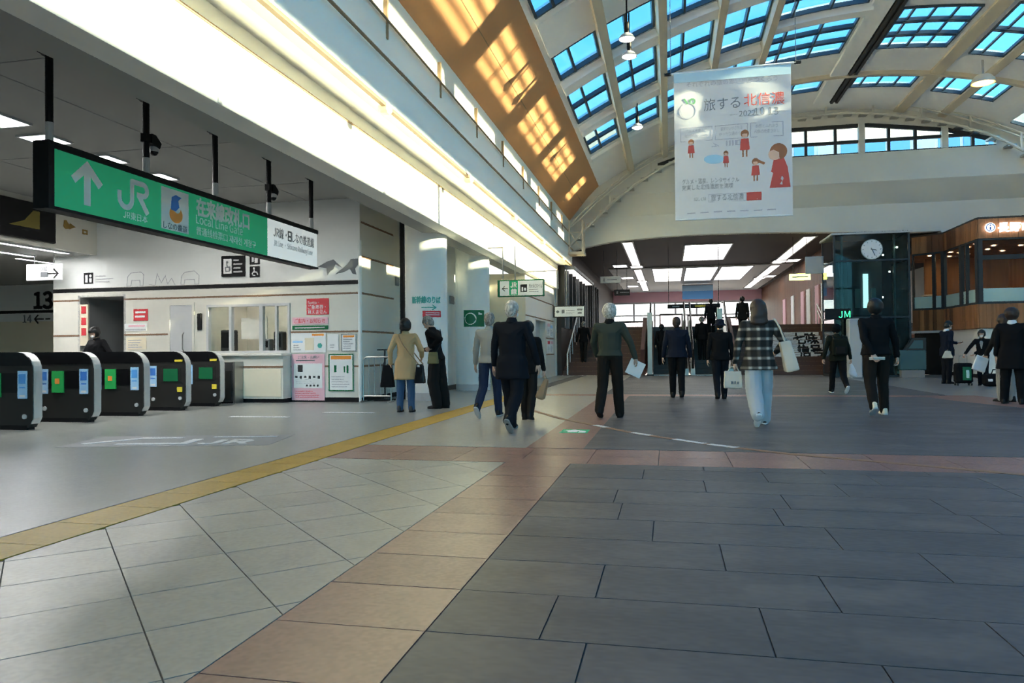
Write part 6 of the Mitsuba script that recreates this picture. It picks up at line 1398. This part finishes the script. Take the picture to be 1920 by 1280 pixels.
tm_ = trimesh.transformations
b_ = single('tote_bag', bag_mesh(0.16, 0.26, 0.40, 0.9).apply_transform(tm_.rotation_matrix(-0.22, [0, 1, 0])).apply_translation(sw_ + (0.03, 0, 0.0)), 'canvas', 'canvas tote bag on the right shoulder of the woman in plaid', 'bag', smooth=40)
part(b_, 'strap', cat([tube([sw_ + (0.02, dy, -0.01), sw_ + (-0.03, dy * 0.6, 0.16), sw_ + (-0.085, dy * 0.3, 0.275), sw_ + (-0.1, dy * 0.2, 0.28)], 0.012, 6) for dy in (-0.1, 0.1)]), 'canvas')
p_bp = person('person in a dark olive jacket with a backpack carrying a white plastic bag', 3.62, 17.25, 1.53, heading=6, **WALK, top='cloth_olive', hem=0.82, pants='cloth_black', shoes='black', sole='white', hair='cloth_black', style='full', girth=1.12, lean=0.08, hands=((-0.33, 0.06, 0.84), (0.33, 0.04, 0.84)), curl=0.8)
bk_ = single('backpack', placed(finish(hull(*[ball((sx * 0.13, -0.20 + q, z_), 0.045) for sx in (-1, 1) for q in (0, 0.07) for z_ in (0.98, 1.32)]), 0.05, 4, 0.02, 5), p_bp), 'cloth_olive', 'dark olive backpack on the person left of the elevator', 'backpack', smooth=40)
part(bk_, 'pocket', placed(finish(hull(*[ball((sx * 0.09, -0.24, z_), 0.035) for sx in (-1, 1) for z_ in (1.0, 1.14)]), 0.05, 3), p_bp), 'cloth_dark', 40)
part(bk_, 'strap', placed(cat([tube([(sx * 0.11, -0.12, 1.34), (sx * 0.12, 0.0, 1.45), (sx * 0.13, 0.13, 1.33), (sx * 0.17, 0.08, 1.08), (sx * 0.15, -0.10, 1.0)], 0.016, 6) for sx in (-1, 1)]), p_bp), 'black')
gp = p_bp.grip[1]
b_ = single('plastic_bag', finish(hull(ball(gp + (0, 0, -0.04), 0.02), ball(gp + (0.03, 0, -0.26), (0.09, 0.06, 0.06)), ball(gp + (0.06, 0, -0.3), (0.07, 0.05, 0.05))), 0.04, 3, 0.03, 9), 'plastic_white', 'white plastic bag hanging from the right hand of the backpacker', 'bag', smooth=40)
part(b_, 'handle', tube([gp + (-0.02, 0, -0.04), gp + (0, 0, 0.02), gp + (0.02, 0, -0.04)], 0.007, 6), 'plastic_white')
p_rt = person('tall man in a black jacket holding folded paper behind his back', 2.99, 11.72, 1.71, heading=2, legs=((-0.16, 0.30), (0.14, 0.06)), feet=(0.45, 0.0), stance=0.05, top='cloth_black', hem=0.90, pants='cloth_brown', wide=1.05, shoes='cream_band', sole='light_grey', hair='hair_black', style='full', girth=1.18, hands=((-0.10, -0.19, 0.92), (0.31, 0.04, 0.86)), hints=((-1, -0.5, 0), (1, -0.6, 0)), palms=((0.2, -1, 0), (-1, 0, 0)), curl=0.6)
gp = p_rt.grip[0]
b_ = single('folded_paper', cbx(gp[0] - 0.09, gp[0] + 0.12, gp[1] - 0.03, gp[1] + 0.0, gp[2] - 0.02, gp[2] + 0.025, 0.006), 'canvas', 'folded paper held behind the back of the tall man in black', 'paper')
part(b_, 'fold', bx(gp[0] - 0.08, gp[0] + 0.11, gp[1] - 0.034, gp[1] - 0.03, gp[2] + 0.0, gp[2] + 0.006), 'text_light')
# business man, woman with suitcase and the pair at the right edge
p_bz = person('business man in a dark suit and white mask before the wooden office', 7.36, 21.87, 1.70, heading=-72, nod=0.35, top='cloth_navy', hem=0.76, pants='cloth_ink', shoes='black', hair='hair_black', style='short', mask=True, shirt='white', collar='white', girth=1.15, hands=((0.0, 0.30, 1.12), (0.22, -0.08, 0.92)), hints=((-0.8, -0.6, -0.4), (1, -1, 0)), palms=((0, -0.3, 1), (-1, 0, 0)), curl=0.6, skin='skin_b')
gp = p_bz.W((0.30, -0.22, 0.95))
b_ = single('hand_bag', bag_mesh(0.1, 0.26, 0.2, 0.8).apply_transform(tm_.rotation_matrix(1.3, [0, 0, 1])).apply_translation(p_bz.grip[1] + (-0.06, -0.02, 0.06)), 'canvas', 'small cream bag in the hand of the business man', 'bag', smooth=40)
part(b_, 'handle', tube([p_bz.grip[1] + (-0.1, -0.02, 0.05), p_bz.grip[1] + (-0.03, -0.02, 0.1), p_bz.grip[1] + (0.03, -0.02, 0.04)], 0.01, 6), 'tan_leather')
gp = p_bz.grip[0]
b_ = single('mobile_phone', cbx(gp[0] - 0.02, gp[0] + 0.05, gp[1] - 0.06, gp[1] + 0.06, gp[2] + 0.01, gp[2] + 0.02, 0.004), 'black_gloss', 'dark mobile phone in the hand of the business man', 'phone')
p_sm = person('small woman with a white face mask and a dark jacket reaching for a suitcase handle', 7.86, 20.9, 1.42, heading=150, legs=((0.1, 0.1), (-0.05, 0.1)), top='cloth_black', hem=0.90, pants='cloth_ink', shoes='black', hair='hair_black', style='bob', mask=True, shirt='trouser_grey', hands=((0.25, 0.12, 0.92), (0.42, 0.30, 0.98)), hints=((-0.5, -1, 0), (1, -1, 0)), palms=((1, 0, 0), (0, 0, -1)), curl=0.7, lean=0.1, skin='skin_b')
sx_, sy_ = p_sm.grip[1][0] - 0.02, p_sm.grip[1][1]
gz = p_sm.grip[1][2]
sk = thing('suitcase', 'black and teal suitcase with a raised handle beside the small woman', 'suitcase')
part(sk, 'shell', cbx(sx_ - 0.2, sx_ + 0.2, sy_ - 0.13, sy_ + 0.13, 0.06, 0.58, 0.05), 'cloth_black')
part(sk, 'panel', cbx(sx_ - 0.06, sx_ + 0.14, sy_ - 0.14, sy_ - 0.12, 0.14, 0.48, 0.01), 'dark_green', label='teal front panel')
part(sk, 'tag', cbx(sx_ + 0.02, sx_ + 0.09, sy_ - 0.15, sy_ - 0.138, 0.2, 0.4, 0.006), 'frost_teal')
part(sk, 'handle', tube([(sx_ - 0.09, sy_, 0.56), (sx_ - 0.09, sy_, gz), (sx_ + 0.09, sy_, gz), (sx_ + 0.09, sy_, 0.56)], 0.011, 8), 'steel')
for q in (-0.16, 0.16):
    for r_ in (-0.09, 0.09):
        part(sk, 'wheel', tube([(sx_ + q - 0.015, sy_ + r_, 0.032), (sx_ + q + 0.015, sy_ + r_, 0.032)], 0.032, 12), 'dark_grey')
df = single('duffel_bag', finish(hull(*[ball((7.75 + q, 20.3 + r_, z_), 0.08) for q in (0, 0.42) for r_ in (0, 0.16) for z_ in (0.085, 0.24)]), 0.06, 4, 0.03, 4), 'cloth_black', 'black duffel bag on the floor next to the suitcase', 'bag', smooth=40)
part(df, 'handle', tube([(7.82, 20.3, 0.3), (7.86, 20.3, 0.42), (8.05, 20.3, 0.42), (8.1, 20.3, 0.3)], 0.014, 6), 'black')
part(df, 'label', bx(7.72, 7.82, 20.205, 20.215, 0.13, 0.19), 'white')
p_gp = person('person in grey trousers holding a white bag at the right edge', 5.93, 14.8, 1.58, heading=20, stance=0.0, legs=((0.04, 0.05), (-0.04, 0.05)), top='cloth_dark', hem=0.86, pants='trouser_grey', wide=1.1, shoes='black', hair='hair_brown', style='long', hands=((-0.24, 0.2, 0.93), (0.25, 0.1, 0.9)), curl=0.8)
gp = p_gp.grip[0]
b_ = single('paper_bag', bag_mesh(0.22, 0.08, 0.28, 1.0).apply_transform(tm_.rotation_matrix(0.35, [0, 1, 0])).apply_translation(gp + (-0.03, -0.03, 0.02)), 'paper', 'white bag held by the person in grey trousers at the right edge', 'bag', smooth=40)
part(b_, 'handle', tube([gp + (-0.08, -0.03, 0.0), gp + (0, -0.03, 0.07), gp + (0.04, -0.03, -0.02)], 0.007, 6), 'paper')
p_bk = person('tall person in a long black coat standing at the right edge of the picture', 5.83, 14.25, 1.66, heading=-35, stance=0.06, top='cloth_black', hem=0.62, flare=0.03, pants='cloth_black', wide=1.1, shoes='black', hair='hair_brown', style='full', girth=1.25, turn=-0.4, collar='white', skin='skin_b')
# people on the stairs and escalators, and behind the gates
p_st = person('grey haired person in black climbing the left staircase', -3.42, 29.83, 1.66, heading=-5, z=0.5001, **STEP, top='cloth_black', hem=0.85, pants='cloth_dark', shoes='black', hair='hair_grey', style='short', hands=((-0.33, 0.1, 0.85), (0.3, 0.1, 0.85)))
p_e1 = person('tall person in black standing on the right escalator with a bag', 1.3, 30.65, 1.74, heading=0, z=0.56, top='cloth_black', hem=0.8, flare=0.02, pants='cloth_black', shoes='black', hair='hair_grey', style='full', girth=1.25)
p_e2 = person('person in black standing on the left escalator', -0.3, 30.35, 1.62, heading=0, z=0.38, top='cloth_black', hem=0.8, pants='cloth_black', shoes='black', hair='hair_black', style='full', girth=1.1)
p_e3 = person('person in black higher up on the right escalator, close to the top', 1.75, 32.15, 1.66, heading=4, z=1.46, top='cloth_ink', hem=0.84, pants='cloth_black', shoes='black', hair='hair_black', style='short', girth=1.1)
p_u1 = person('person in a dark coat high on the right stairs', 3.0, 31.85, 1.66, heading=10, z=1.5003, top='cloth_dark', hem=0.75, pants='cloth_black', shoes='black', hair='hair_black', style='full', girth=1.2)
p_gt = person('person with black hair and a black coat behind the ticket gates', -10.75, 12.05, 1.52, heading=165, z=0, top='cloth_black', hem=0.7, pants='cloth_black', shoes='black', hair='hair_black', style='full', girth=1.6, nod=0.3, mask=True, hands=((-0.5, 0.12, 1.0), (0.5, 0.12, 1.0)))
